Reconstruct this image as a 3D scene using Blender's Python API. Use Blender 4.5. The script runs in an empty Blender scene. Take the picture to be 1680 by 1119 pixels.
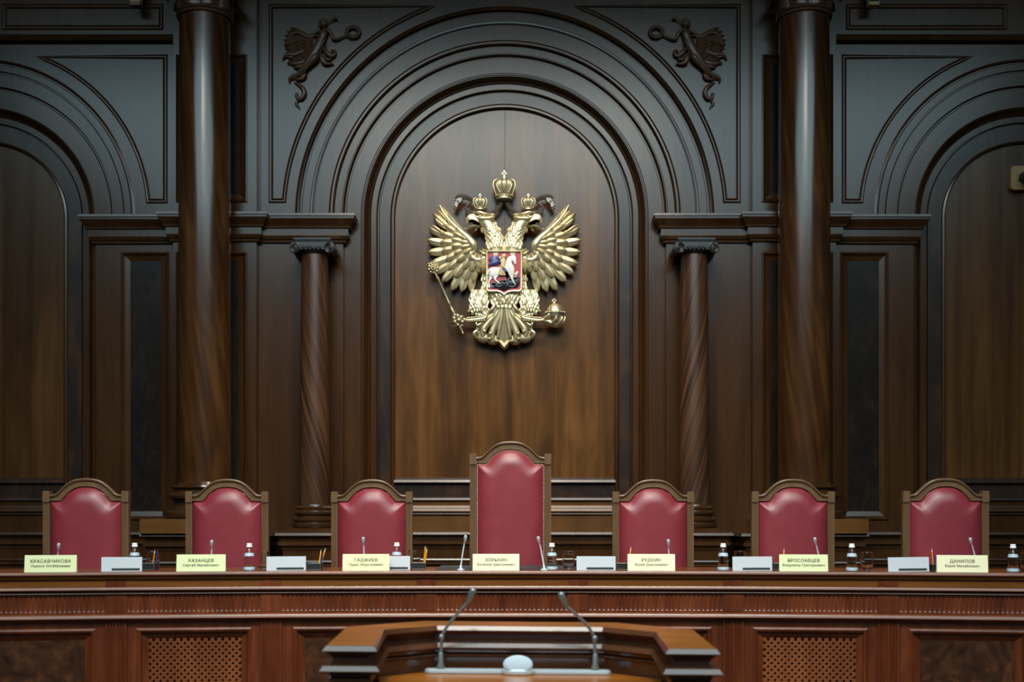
import bpy, bmesh, math, random
from mathutils import Vector, Matrix, noise as mnoise
import numpy as np
random.seed(7)
PI = math.pi
scene = bpy.context.scene
COL = scene.collection

# ------------------------------------------------------------------ camera, light, exposure
F, CX, YH, EYE = 2000.0, 840.0, 835.0, 1.55      # focal length in pixels of a 1680 wide frame, axis column, horizon row, eye height
cam_d = bpy.data.cameras.new('camera'); cam = bpy.data.objects.new('camera', cam_d); COL.objects.link(cam)
cam.location = (0, 0, EYE); cam.rotation_euler = (PI/2, 0, 0)
cam_d.sensor_width = 36; cam_d.lens = F/1680*36
cam_d.shift_y = (YH-559.5)/1680
cam_d.clip_end = 100
cam_d.dof.use_dof = True; cam_d.dof.focus_distance = 10.8; cam_d.dof.aperture_fstop = 4.5
scene.camera = cam
scene.view_settings.view_transform = 'Standard'; scene.view_settings.look = 'None'
scene.view_settings.exposure = 0.0; scene.view_settings.gamma = 1.0
scene.view_settings.use_curve_mapping = False
world = bpy.data.worlds.new('world'); scene.world = world; world.use_nodes = True
world.node_tree.nodes['Background'].inputs[0].default_value = (0.02, 0.022, 0.025, 1)
world.node_tree.nodes['Background'].inputs[1].default_value = 0.2

def area(name, loc, target, size, power, color, spread=PI):
    d = bpy.data.lights.new(name, 'AREA'); d.shape = 'RECTANGLE'; d.size, d.size_y = size
    d.energy = power; d.color = color; d.spread = spread
    o = bpy.data.objects.new(name, d); COL.objects.link(o); o.location = loc
    o.rotation_euler = (Vector(target)-Vector(loc)).to_track_quat('-Z', 'Y').to_euler()
    return o
def spot(name, loc, target, power, color, angle, blend=0.6, radius=0.08):
    d = bpy.data.lights.new(name, 'SPOT'); d.energy = power; d.color = color
    d.spot_size = math.radians(angle); d.spot_blend = blend; d.shadow_soft_size = radius
    o = bpy.data.objects.new(name, d); COL.objects.link(o); o.location = loc
    o.rotation_euler = (Vector(target)-Vector(loc)).to_track_quat('-Z', 'Y').to_euler()
    return o
# luminous skylight of the hall, over and behind the camera
area('skylight_lamp', (-0.07, -2.4, 8.3), (-0.07, -2.4, 0), (16.0, 10.6), 2150, (0.62, 0.90, 1.0))
# warm ceiling lights over the front of the hall
area('front_lamp', (-0.07, 1.5, 8.2), (-0.07, 8.2, 1.4), (5.0, 1.2), 150, (1.0, 0.90, 0.75), math.radians(62))
area('bench_lamp', (-0.07, 5.6, 8.2), (-0.07, 8.4, 1.0), (5.0, 0.6), 90, (1.0, 0.95, 0.88), math.radians(90))
spot('lectern_fill', (0.0, 2.4, 8.2), (0.0, 3.7, 1.0), 360, (1.0, 0.88, 0.70), 22, 0.8, 0.1)  # added spot to brighten the lectern, not a known fixture of the hall
spot('emblem_lamp', (-0.07, 6.9, 8.2), (-0.07, 11, 1.3), 860, (1.0, 0.83, 0.63), 52, 1.0, 0.10)

# ------------------------------------------------------------------ helpers
def X(px, D): return (px-CX)*D/F
def Z(py, D): return EYE+(YH-py)*D/F
YW = 11.0                                          # rear wall plane; e is relief towards the hall
def wx(px, e=0.0): return X(px, YW-e)
def wz(py, e=0.0): return Z(py, YW-e)
AX = X(828, 10.93)                                 # symmetry axis of the wall
OFF = {}

class MB:
    def __init__(s, xf=None): s.v=[]; s.f=[]; s.xf=xf
    def add(s, vs, fs):
        b=len(s.v)
        s.v += [tuple(s.xf(p)) if s.xf else tuple(p) for p in vs]
        s.f += [tuple(i+b for i in f) for f in fs]
    def box(s, x0,x1,y0,y1,z0,z1):
        s.add([(x0,y0,z0),(x1,y0,z0),(x1,y1,z0),(x0,y1,z0),(x0,y0,z1),(x1,y0,z1),(x1,y1,z1),(x0,y1,z1)],
              [(0,3,2,1),(4,5,6,7),(0,1,5,4),(1,2,6,5),(2,3,7,6),(3,0,4,7)])
    def hexa(s, pts):
        s.add(pts,[(0,3,2,1),(4,5,6,7),(0,1,5,4),(1,2,6,5),(2,3,7,6),(3,0,4,7)])
    def grid(s, rows, closed_u=False, closed_v=False):
        n=len(rows); m=len(rows[0]); vs=[p for r in rows for p in r]; fs=[]
        for i in range(n if closed_v else n-1):
            for j in range(m if closed_u else m-1):
                a=i*m+j; b=i*m+(j+1)%m; c=((i+1)%n)*m+(j+1)%m; d=((i+1)%n)*m+j
                fs.append((a,b,c,d))
        s.add(vs,fs)
    def lathe(s, prof, c=(0,0,0), seg=32, sq=1.0, lobes=None, caps=True):
        rows=[]
        for k,(r,z) in enumerate(prof):
            row=[]
            for j in range(seg):
                a=2*PI*j/seg
                rr=r*(1+(lobes(a,k) if lobes else 0))
                row.append((c[0]+rr*math.cos(a), c[1]+rr*sq*math.sin(a), c[2]+z))
            rows.append(row)
        s.grid(rows, closed_u=True)
        if caps:
            for row in (rows[0],rows[-1]):
                s.add(row,[tuple(range(seg))])
    def tube(s, pts, rad, seg=10, caps=True, flat=1.0, up=None):
        pts=[Vector(p) for p in pts]; n=len(pts)
        if not hasattr(rad,'__len__'): rad=[rad]*n
        rows=[]; prev=None
        for i,p in enumerate(pts):
            t=(pts[min(i+1,n-1)]-pts[max(i-1,0)])
            if t.length<1e-9: t=Vector((0,0,1))
            t.normalize()
            if prev is None:
                ref=Vector(up) if up else (Vector((0,0,1)) if abs(t.z)<0.9 else Vector((1,0,0)))
            else: ref=prev
            a=t.cross(ref)
            if a.length<1e-6: a=t.cross(Vector((1,0.3,0.2)))
            a.normalize(); b=a.cross(t).normalized(); prev=b
            rows.append([tuple(p+a*(math.cos(2*PI*j/seg)*rad[i])+b*(math.sin(2*PI*j/seg)*rad[i]*flat)) for j in range(seg)])
        s.grid(rows, closed_u=True)
        if caps: s.add(rows[0],[tuple(range(seg))]); s.add(rows[-1],[tuple(range(seg))])
    def ball(s, c, r, seg=14, rings=8):
        if not hasattr(r,'__len__'): r=(r,r,r)
        rows=[]
        for i in range(rings+1):
            ph=-PI/2+PI*i/rings
            q=max(math.cos(ph),0.02)
            rows.append([(c[0]+r[0]*q*math.cos(2*PI*j/seg), c[1]+r[1]*q*math.sin(2*PI*j/seg), c[2]+r[2]*math.sin(ph)) for j in range(seg)])
        s.grid(rows, closed_u=True)
        s.add(rows[0],[tuple(range(seg))]); s.add(rows[-1],[tuple(range(seg))])
    def prism(s, poly, a0, a1, plane='xz'):
        n=len(poly)
        if plane=='xz': f=lambda p,a:(p[0],a,p[1])
        elif plane=='xy': f=lambda p,a:(p[0],p[1],a)
        else: f=lambda p,a:(a,p[0],p[1])
        s.add([f(p,a0) for p in poly]+[f(p,a1) for p in poly],
              [tuple(range(n)), tuple(range(2*n-1,n-1,-1))]+[(i,(i+1)%n,n+(i+1)%n,n+i) for i in range(n)])
    def bar(s, p, q, w, h, up=(0,0,1)):
        p=Vector(p); q=Vector(q); t=(q-p).normalized(); a=t.cross(Vector(up)).normalized(); b=a.cross(t)
        r=[]
        for c in (p,q):
            for (i,j) in ((-1,-1),(1,-1),(1,1),(-1,1)): r.append(tuple(c+a*(i*w/2)+b*(j*h/2)))
        s.hexa(r)
    def build(s, name, mat, parent=None, ang=38, base=None):
        if base is None: base = OFF.get(parent.name,(0,0,0)) if parent else (0,0,0)
        me=bpy.data.meshes.new(name)
        me.from_pydata([(p[0]-base[0],p[1]-base[1],p[2]-base[2]) for p in s.v],[],s.f)
        bm=bmesh.new(); bm.from_mesh(me)
        bmesh.ops.remove_doubles(bm, verts=bm.verts, dist=1e-6)
        bmesh.ops.recalc_face_normals(bm, faces=bm.faces)
        bm.to_mesh(me); bm.free()
        for p in me.polygons: p.use_smooth=True
        me.set_sharp_from_angle(angle=math.radians(ang))
        me.materials.append(mat)
        o=bpy.data.objects.new(name,me); COL.objects.link(o)
        if parent:
            o.parent=parent; OFF[o.name]=base
        return o

def mitre(path, closed):
    n=len(path); out=[]
    for i in range(n):
        ds=[]
        if i>0 or closed: ds.append((path[i][0]-path[i-1][0], path[i][1]-path[i-1][1]))
        if i<n-1 or closed: q=path[(i+1)%n]; ds.append((q[0]-path[i][0], q[1]-path[i][1]))
        ns=[]
        for d in ds:
            l=math.hypot(*d) or 1; ns.append((d[1]/l,-d[0]/l))
        if len(ns)==1: out.append(ns[0])
        else:
            k=1+ns[0][0]*ns[1][0]+ns[0][1]*ns[1][1]; k=max(k,0.25)
            out.append(((ns[0][0]+ns[1][0])/k,(ns[0][1]+ns[1][1])/k))
    return out
def sweep(mb, path, prof, fn, closed=False, caps=True):
    """path in 2D, prof [(o, h)]; fn(a, b, h) -> point"""
    nm=mitre(path,closed)
    rows=[[fn(p[0]+n[0]*o, p[1]+n[1]*o, h) for (o,h) in prof] for p,n in zip(path,nm)]
    mb.grid(rows, closed_v=closed)
    if caps and not closed:
        mb.add(rows[0],[tuple(range(len(prof)))]); mb.add(rows[-1],[tuple(range(len(prof)))])
def plan(mb, path, prof, closed=False, caps=True): sweep(mb,path,prof,lambda a,b,h:(a,b,h),closed,caps)
def onwall(mb, path, prof, closed=True): sweep(mb,path,prof,lambda a,b,h:(a,YW-h,b),closed)

def cr(knots, n):
    """smooth curve through knots (any dimension)"""
    k=[Vector(p) for p in knots]; out=[]
    m=len(k)-1
    for i in range(n+1):
        t=i/n*m; j=min(int(t),m-1); u=t-j
        p0=k[max(j-1,0)];p1=k[j];p2=k[j+1];p3=k[min(j+2,m)]
        out.append(0.5*((2*p1)+(p2-p0)*u+(2*p0-5*p1+4*p2-p3)*u*u+(3*p1-p0-3*p2+p3)*u**3))
    return out
def lerp_list(vals, n):
    xs=np.linspace(0,len(vals)-1,n+1); return list(np.interp(xs,range(len(vals)),vals))

def put(o, label=None, cat=None, group=None, kind=None):
    if label: o['label']=label
    if cat: o['category']=cat
    if group: o['group']=group
    if kind: o['kind']=kind
    return o
def thing(name, loc, label, cat, group=None, rz=0, off=True, kind=None):
    o=bpy.data.objects.new(name,None); COL.objects.link(o); o.location=loc; o.rotation_euler=(0,0,rz)
    o.empty_display_size=0.05
    OFF[o.name]=tuple(loc) if off else (0,0,0)
    return put(o,label,cat,group,kind)
def struct(name, mb, mat, ang=14):
    o=mb.build(name,mat,None,ang); o['kind']='structure'; return o
def copy_tree(o, parent=None):
    c=o.copy(); COL.objects.link(c)
    if parent: c.parent=parent
    for ch in [k for k in o.children]: copy_tree(ch,c)
    return c
def mirror_mb(mb):
    m=MB(); m.v=[(2*AX-p[0],p[1],p[2]) for p in mb.v]; m.f=[tuple(reversed(f)) for f in mb.f]; return m

# ------------------------------------------------------------------ materials
def mat_new(name):
    m=bpy.data.materials.new(name); m.use_nodes=True
    nt=m.node_tree; b=nt.nodes['Principled BSDF']; return m,nt,b
def plain(name, col, rough=0.5, metal=0.0, coat=0.0, spec=None):
    m,nt,b=mat_new(name)
    b.inputs['Base Color'].default_value=(*col,1); b.inputs['Roughness'].default_value=rough; b.inputs['Metallic'].default_value=metal
    b.inputs['Coat Weight'].default_value=coat
    if spec is not None: b.inputs['Specular IOR Level'].default_value=spec
    # faint mottling so that the surface is not perfectly even
    tc=nt.nodes.new('ShaderNodeTexCoord'); n=nt.nodes.new('ShaderNodeTexNoise'); n.inputs['Scale'].default_value=35
    mr=nt.nodes.new('ShaderNodeMapRange'); mr.inputs['To Min'].default_value=max(rough-0.05,0.02); mr.inputs['To Max'].default_value=min(rough+0.05,1)
    nt.links.new(tc.outputs['Object'],n.inputs['Vector']); nt.links.new(n.outputs['Fac'],mr.inputs['Value']); nt.links.new(mr.outputs['Result'],b.inputs['Roughness'])
    return m
def wood(name, dark, mid, light, rough=0.34, grain=(26,26,1.1), spec=0.5, patch=(2.2,2.2,0.5), patch_amt=0.6, twist=0.0, planks=0.0, wob=0.6, coat=0.0):
    m,nt,b=mat_new(name); L=nt.links.new; N=nt.nodes.new
    tc=N('ShaderNodeTexCoord'); vec=tc.outputs['Object']
    if twist:
        # grain wound around the vertical axis of the object
        sx=N('ShaderNodeSeparateXYZ'); L(vec,sx.inputs[0])
        at=N('ShaderNodeMath'); at.operation='ARCTAN2'; L(sx.outputs['Y'],at.inputs[0]); L(sx.outputs['X'],at.inputs[1])
        mz=N('ShaderNodeMath'); mz.operation='MULTIPLY'; mz.inputs[1].default_value=twist; L(sx.outputs['Z'],mz.inputs[0])
        ad=N('ShaderNodeMath'); ad.operation='ADD'; L(at.outputs[0],ad.inputs[0]); L(mz.outputs[0],ad.inputs[1])
        sn=N('ShaderNodeMath'); sn.operation='SINE'; L(ad.outputs[0],sn.inputs[0])
        cs=N('ShaderNodeMath'); cs.operation='COSINE'; L(ad.outputs[0],cs.inputs[0])
        cb=N('ShaderNodeCombineXYZ'); L(sn.outputs[0],cb.inputs['X']); L(cs.outputs[0],cb.inputs['Y']); L(sx.outputs['Z'],cb.inputs['Z'])
        vec=cb.outputs[0]
    mp=N('ShaderNodeMapping'); mp.inputs['Scale'].default_value=grain; L(vec,mp.inputs['Vector'])
    n1=N('ShaderNodeTexNoise'); n1.inputs['Scale'].default_value=1.0; n1.inputs['Detail'].default_value=5; n1.inputs['Distortion'].default_value=wob; L(mp.outputs[0],n1.inputs['Vector'])
    mp2=N('ShaderNodeMapping'); mp2.inputs['Scale'].default_value=patch; L(vec,mp2.inputs['Vector'])
    n2=N('ShaderNodeTexNoise'); n2.inputs['Scale'].default_value=1.0; n2.inputs['Detail'].default_value=3; n2.inputs['Distortion'].default_value=1.0; L(mp2.outputs[0],n2.inputs['Vector'])
    mx=N('ShaderNodeMix'); mx.data_type='FLOAT'; mx.inputs[0].default_value=patch_amt; L(n1.outputs['Fac'],mx.inputs[2]); L(n2.outputs['Fac'],mx.inputs[3])
    fac=mx.outputs[0]
    if planks:
        sx2=N('ShaderNodeSeparateXYZ'); L(tc.outputs['Object'],sx2.inputs[0])
        mm=N('ShaderNodeMath'); mm.operation='MULTIPLY'; mm.inputs[1].default_value=planks; L(sx2.outputs['X'],mm.inputs[0])
        fl=N('ShaderNodeMath'); fl.operation='FLOOR'; L(mm.outputs[0],fl.inputs[0])
        wn=N('ShaderNodeTexWhiteNoise'); wn.noise_dimensions='1D'; L(fl.outputs[0],wn.inputs['W'])
        ma=N('ShaderNodeMath'); ma.operation='MULTIPLY_ADD'; ma.inputs[1].default_value=0.16; L(wn.outputs['Value'],ma.inputs[0]); L(fac,ma.inputs[2]); fac=ma.outputs[0]
        sb=N('ShaderNodeMath'); sb.operation='SUBTRACT'; sb.inputs[1].default_value=0.08; L(fac,sb.inputs[0]); fac=sb.outputs[0]
    rp=N('ShaderNodeValToRGB'); L(fac,rp.inputs[0])
    e=rp.color_ramp.elements; e[0].position=0.32; e[0].color=(*dark,1); e[1].position=0.68; e[1].color=(*light,1)
    k=e.new(0.5); k.color=(*mid,1)
    L(rp.outputs[0],b.inputs['Base Color'])
    b.inputs['Roughness'].default_value=rough; b.inputs['Specular IOR Level'].default_value=spec; b.inputs['Coat Weight'].default_value=coat; b.inputs['Coat Roughness'].default_value=0.12
    return m
def sc(c,k): return tuple(x*k for x in c)
W_ = (0.046,0.0185,0.0058)
M={}
M['wall']=wood('wall_walnut', sc(W_,0.62), sc(W_,0.9), sc(W_,1.25), 0.22)
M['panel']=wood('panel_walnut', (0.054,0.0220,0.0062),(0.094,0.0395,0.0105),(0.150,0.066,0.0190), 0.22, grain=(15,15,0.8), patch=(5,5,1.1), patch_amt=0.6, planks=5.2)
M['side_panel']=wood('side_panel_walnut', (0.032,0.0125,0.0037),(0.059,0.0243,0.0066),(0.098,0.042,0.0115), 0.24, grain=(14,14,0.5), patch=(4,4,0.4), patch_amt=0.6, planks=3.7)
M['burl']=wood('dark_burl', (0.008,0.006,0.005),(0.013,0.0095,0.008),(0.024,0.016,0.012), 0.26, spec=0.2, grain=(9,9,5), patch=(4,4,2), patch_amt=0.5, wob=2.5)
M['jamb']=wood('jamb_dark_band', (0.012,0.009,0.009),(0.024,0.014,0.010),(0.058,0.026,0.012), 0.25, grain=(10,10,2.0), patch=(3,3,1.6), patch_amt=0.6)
M['column']=wood('column_walnut', (0.022,0.009,0.0035),(0.052,0.020,0.0065),(0.100,0.044,0.0125), 0.21, grain=(3.5,3.5,1.0), patch=(1.1,1.1,1.1), patch_amt=0.5, twist=0.7, coat=0.3)
M['twist']=wood('twisted_walnut', (0.018,0.008,0.004),(0.050,0.022,0.011),(0.115,0.052,0.026), 0.30, grain=(9.0,9.0,0.5), patch=(1.6,1.6,0.6), patch_amt=0.3, twist=2.6)
M['base']=wood('turned_walnut', (0.022,0.009,0.004),(0.04,0.017,0.007),(0.07,0.03,0.011), 0.2, grain=(4,4,10), coat=0.4)
M['plinth']=wood('plinth_walnut', (0.060,0.0235,0.0050),(0.100,0.0405,0.0085),(0.14,0.058,0.013), 0.32, grain=(1.5,1.5,20))
M['ebony']=plain('ebony_capital', (0.012,0.012,0.013), 0.33)
M['carved']=plain('carved_walnut', (0.085,0.040,0.021), 0.32)
M['bench']=wood('bench_mahogany', (0.060,0.0125,0.0040),(0.105,0.0225,0.0070),(0.165,0.040,0.0125), 0.34, spec=0.38, grain=(18,18,1.6), patch=(4,4,1.5), patch_amt=0.45)
M['bench_top']=wood('bench_top_mahogany', (0.085,0.022,0.006),(0.13,0.036,0.010),(0.18,0.054,0.016), 0.24, grain=(1.2,22,18), patch=(1.5,3,3), patch_amt=0.4)
M['fascia']=wood('fascia_mahogany', (0.105,0.033,0.006),(0.15,0.050,0.009),(0.20,0.070,0.014), 0.32, spec=0.38, grain=(1.0,14,18), patch=(1.2,3,3), patch_amt=0.4)
M['bench_burl']=wood('bench_burl', (0.020,0.007,0.004),(0.045,0.017,0.008),(0.105,0.036,0.013), 0.34, spec=0.25, grain=(5,5,5), patch=(8,8,6), patch_amt=0.5, wob=3.0)
M['lattice']=wood('lattice_mahogany', (0.12,0.031,0.009),(0.17,0.046,0.013),(0.22,0.064,0.019), 0.42, spec=0.35)
M['black']=plain('black_void', (0.004,0.0035,0.003), 0.8)
M['lectern']=wood('lectern_mahogany', (0.22,0.060,0.008),(0.32,0.094,0.012),(0.42,0.135,0.018), 0.28, spec=0.3, grain=(2,20,14), patch=(2,3,3), patch_amt=0.4, coat=0.15)
M['lectern_edge']=wood('lectern_edge_mahogany', (0.065,0.019,0.006),(0.095,0.028,0.009),(0.13,0.040,0.013), 0.22, grain=(2,20,14), coat=0.4)
M['gloss_edge']=wood('gloss_edge_mahogany', (0.055,0.018,0.008),(0.085,0.028,0.012),(0.12,0.042,0.018), 0.2, grain=(2,20,14), spec=0.55, coat=0.25)
M['chair']=wood('chair_oak', (0.095,0.052,0.024),(0.13,0.073,0.035),(0.17,0.098,0.049), 0.34, grain=(30,30,2))
M['gold']=plain('gilding', (0.88,0.78,0.50), 0.40, 0.85)
M['gold_dk']=plain('old_gilding', (0.62,0.54,0.34), 0.40, 0.85)
M['bronze']=plain('ribbon_bronze', (0.23,0.205,0.185), 0.42, 0.7)
M['red_enamel']=plain('red_enamel', (0.40,0.03,0.055), 0.35)
M['white_enamel']=plain('white_enamel', (0.84,0.82,0.78), 0.35)
M['blue_enamel']=plain('blue_enamel', (0.035,0.05,0.22), 0.35)
M['black_enamel']=plain('black_enamel', (0.012,0.013,0.018), 0.3)
M['steel']=plain('satin_steel', (0.70,0.75,0.78), 0.38, 0.5)
M['grey_steel']=plain('grey_steel', (0.25,0.25,0.235), 0.34, 0.6)
M['white_cap']=plain('white_plastic', (0.82,0.84,0.85), 0.4)
M['white_board']=plain('white_board', (0.50,0.54,0.58), 0.45)
M['disc']=plain('white_disc', (0.50,0.53,0.57), 0.45)
M['dark_slot']=plain('dark_slot', (0.012,0.016,0.016), 0.6)
M['blue_label']=plain('pale_blue_label', (0.42,0.53,0.61), 0.5)
M['card_green']=plain('greenish_card', (0.66,0.71,0.40), 0.6)
M['card_mid']=plain('yellow_card', (0.72,0.73,0.42), 0.6)
M['card_cream']=plain('cream_card', (0.80,0.75,0.49), 0.6)
M['ink']=plain('brown_ink', (0.12,0.10,0.05), 0.7)
M['wire']=plain('black_wire', (0.022,0.026,0.026), 0.45, 0.4)
M['tray_rim']=plain('dark_rim', (0.07,0.075,0.075), 0.45, 0.3)
M['pad']=plain('grey_leather_pad', (0.028,0.032,0.033), 0.42)
M['orange']=plain('orange_pencil', (0.80,0.27,0.015), 0.35)
M['yellow']=plain('yellow_pencil', (0.85,0.45,0.02), 0.35)
M['bluepen']=plain('blue_pen', (0.03,0.03,0.22), 0.35)
M['rawwood']=plain('sharpened_wood', (0.72,0.52,0.33), 0.6)
M['beige']=plain('beige_plastic', (0.34,0.20,0.085), 0.5)
M['carpet']=plain('dark_carpet', (0.035,0.016,0.010), 0.9)
M['plaster']=plain('hall_plaster', (0.05,0.045,0.04), 0.8)
M['nail']=plain('brass_nails', (0.72,0.64,0.56), 0.35, 0.3)
def leather():
    m,nt,b=mat_new('red_leather'); L=nt.links.new; N=nt.nodes.new
    tc=N('ShaderNodeTexCoord'); n=N('ShaderNodeTexNoise'); n.inputs['Scale'].default_value=9; L(tc.outputs['Object'],n.inputs['Vector'])
    rp=N('ShaderNodeValToRGB'); L(n.outputs['Fac'],rp.inputs[0]); e=rp.color_ramp.elements
    e[0].position=0.3; e[0].color=(0.175,0.018,0.027,1); e[1].position=0.7; e[1].color=(0.215,0.025,0.036,1); L(rp.outputs[0],b.inputs['Base Color'])
    v=N('ShaderNodeTexVoronoi'); v.inputs['Scale'].default_value=330; L(tc.outputs['Object'],v.inputs['Vector'])
    bp=N('ShaderNodeBump'); bp.inputs['Strength'].default_value=0.06; bp.inputs['Distance'].default_value=0.002; L(v.outputs['Distance'],bp.inputs['Height']); L(bp.outputs[0],b.inputs['Normal'])
    b.inputs['Roughness'].default_value=0.40; b.inputs['Specular IOR Level'].default_value=0.6
    return m
M['leather']=leather()
def glass(name, col, rough=0.0, ior=1.45):
    m,nt,b=mat_new(name); b.inputs['Base Color'].default_value=(*col,1); b.inputs['Transmission Weight'].default_value=1.0
    b.inputs['Roughness'].default_value=rough; b.inputs['IOR'].default_value=ior; return m
M['glass']=glass('clear_glass',(0.97,0.98,0.98),0,1.28); M['water']=glass('bottle_water',(0.97,0.98,0.99),0,1.10)
def emit(name,col,s):
    m,nt,b=mat_new(name); b.inputs['Emission Color'].default_value=(*col,1); b.inputs['Emission Strength'].default_value=s; b.inputs['Base Color'].default_value=(0,0,0,1); return m
M['led']=emit('green_led',(0.2,1.0,0.1),1.5)

# ------------------------------------------------------------------ room shell
ZS=1.345                                           # top of the dado shelf
ZTOP=7.6
b=MB(); b.box(-12.5,12.5,-12,11.5,-0.1,0); struct('floor',b,M['carpet'])
b=MB(); b.box(-12.5,12.5,7.78,11.3,0.0,0.4); struct('trim_1',b,M['carpet'])           # dais behind the bench
b=MB(); b.box(-12.7,12.7,-12,11.5,8.4,8.5); struct('ceiling',b,M['plaster'])
b=MB(); b.box(-12.7,-12.5,-12,11.5,0,8.4); struct('wall_left',b,M['wall'])
b=MB(); b.box(12.5,12.7,-12,11.5,0,8.4); struct('wall_right',b,M['wall'])
b=MB(); b.box(-12.7,12.7,-12.2,-12,0,8.4); struct('wall_rear',b,M['plaster'])

def arc_pts(cx,cz,rx,rz,a0,a1,n): return [(cx+rx*math.cos(a0+(a1-a0)*i/n), cz+rz*math.sin(a0+(a1-a0)*i/n)) for i in range(n+1)]
ZSP=wz(356,0.07)                                   # springing line of the arches
# back panels (arched fields)
def arched_panel(cx, rx, rz, z0, e=0.0):
    m=MB(); pts=[(cx-rx,z0),(cx+rx,z0)]+arc_pts(cx,ZSP,rx,rz,0,PI,64)
    m.prism(pts, YW-e, YW-e+0.08); return m
k0=10.99/F
rp0=181*k0
struct('wall_back', arched_panel(AX,rp0+0.02,rp0+0.02,ZS,0.0), M['panel'])
b=MB(); b.box(AX-0.002,AX+0.002,YW-0.0012,YW+0.01,wz(420),wz(178)); struct('trim_2',b,M['burl'])      # seam of the two panel leaves
b=MB(); b.box(-12.5,12.5,YW+0.08,YW+0.2,0,8.4); struct('wall_back_core',b,M['wall'])

def rings(mb, cx, prof, zbot, n=72, half_only=False):
    """prof [(rx_px, rz_px, e)]: mouldings turned round the arch, running down as jambs to zbot"""
    rows=[]
    for (rx,rz,e) in prof:
        k=(YW-e)/F; rx=rx*k; rz=rz*k
        row=[]
        if not half_only: row += [(cx+rx,YW-e,zbot),(cx+rx,YW-e,ZSP-0.001)]
        row += [(x,YW-e,z) for x,z in arc_pts(cx,ZSP,rx,rz,0,PI,n)]
        if not half_only: row += [(cx-rx,YW-e,ZSP-0.001),(cx-rx,YW-e,zbot)]
        rows.append(row)
    mb.grid(rows)
ZJ=wz(800,0.05)
C=lambda lst:[(r,r,e) for r,e in lst]
b=MB(); rings(b,AX,C([(180,-0.01),(180,.028),(182,.037),(185,.037),(187,.028),(188,.020)]),ZS+0.02); struct('trim_3',b,M['wall'])
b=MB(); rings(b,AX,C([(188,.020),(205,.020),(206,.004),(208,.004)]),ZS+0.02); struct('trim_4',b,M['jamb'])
b=MB(); rings(b,AX,C([(208,.004),(209,.030),(210,.036),(211,.032),(219,.032),(220,.040),(221,.022),(224,.034),(227,.060),(229,.074),(230,.085),(231,.076),(232,.076),(233,.088),(234.5,.088),(236,.08)]),ZS+0.02); struct('trim_5',b,M['wall'])
b=MB(); rings(b,AX,C([(236,.08),(259,.08),(260,.066),(262,.066),(266,.094),(267,.094),(268,.088),(279,.088),(281,.116),(283,.122),(286,.122),(288,.106),(289,.103),(313,.103),(314,.094),(315,.094),(316,.112),(319,.114),(320,.106),(332,.106),(333,.088),(336,.088),(338,.128),(340,.132),(342,.128),(344,.115)]),ZSP,half_only=True); struct('trim_6',b,M['wall'])

def fan(mb, cx, rx_px, rz_px, e, x0,x1,z1, cz=ZSP):
    """wall face between an arch and a rectangle above the springing"""
    k=(YW-e)/F; rx=rx_px*k; rz=rz_px*k
    angs=sorted(set([PI*i/72 for i in range(73)]+[math.atan2(z1-cz,x1-cx), math.atan2(z1-cz,x0-cx)]))
    A=[];B=[]
    for a in angs:
        c,s_=math.cos(a),math.sin(a)
        A.append((cx+rx*c,YW-e,cz+rz*s_))
        t=1e9
        if c>1e-9: t=min(t,(x1-cx)/c)
        if c<-1e-9: t=min(t,(x0-cx)/c)
        if s_>1e-9: t=min(t,(z1-cz)/s_)
        B.append((cx+t*c,YW-e,cz+t*s_))
    mb.grid([A,B])
EP=0.20; ES=0.10; EC=0.115; EPIL=0.14              # reliefs: pier, side bay, centre spandrel, pilaster strip
xpl, xpr = X(284,YW-EP), X(421,YW-EP)              # pier edges (left pier)
b=MB(); fan(b,AX,344,344,EC,xpr,2*AX-xpr,ZTOP); struct('wall_back_spandrels',b,M['wall'])
# spandrel frames of the centre bay
def loop_area(p): return sum(p[i][0]*p[(i+1)%len(p)][1]-p[(i+1)%len(p)][0]*p[i][1] for i in range(len(p)))
def frame(mb, pts, e, prof):
    """raised moulding round a closed outline (points in wall x,z)"""
    if loop_area(pts)<0: pts=pts[::-1]
    onwall(mb, pts, [(o,e+h) for o,h in prof], True)
BEAD=[(0.022,-0.002),(0.022,.008),(0.017,.013),(0.012,.008),(0.007,.006),(0.0,.006),(-.006,.012),(-.011,.016),(-.017,.012),(-.020,-.010),(-.028,-.012),(-.036,-.002)]
def spandrel(ecx_px, rx,rz, xo, yb, yt, e):
    cx=X(ecx_px,YW-e)
    P=[]
    k=(YW-e)/F
    sb=(356-yb)/rz; st=(356-yt)/rz
    a0=math.asin(sb); a1=math.asin(st)
    left = xo<ecx_px
    arc=[(ecx_px+(-1 if left else 1)*rx*math.cos(a0+(a1-a0)*i/40), 356-rz*math.sin(a0+(a1-a0)*i/40)) for i in range(41)]
    px=[(xo,yt),(xo,yb)]+arc
    return [(X(a,YW-e), ZSP+(356-y)*k) for a,y in px]
cspan=spandrel(828,363,363,445,331,13,EC)
b=MB(); frame(b,cspan,EC,BEAD); struct('trim_7',b,M['wall']); struct('trim_8',mirror_mb(b),M['wall'])

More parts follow.
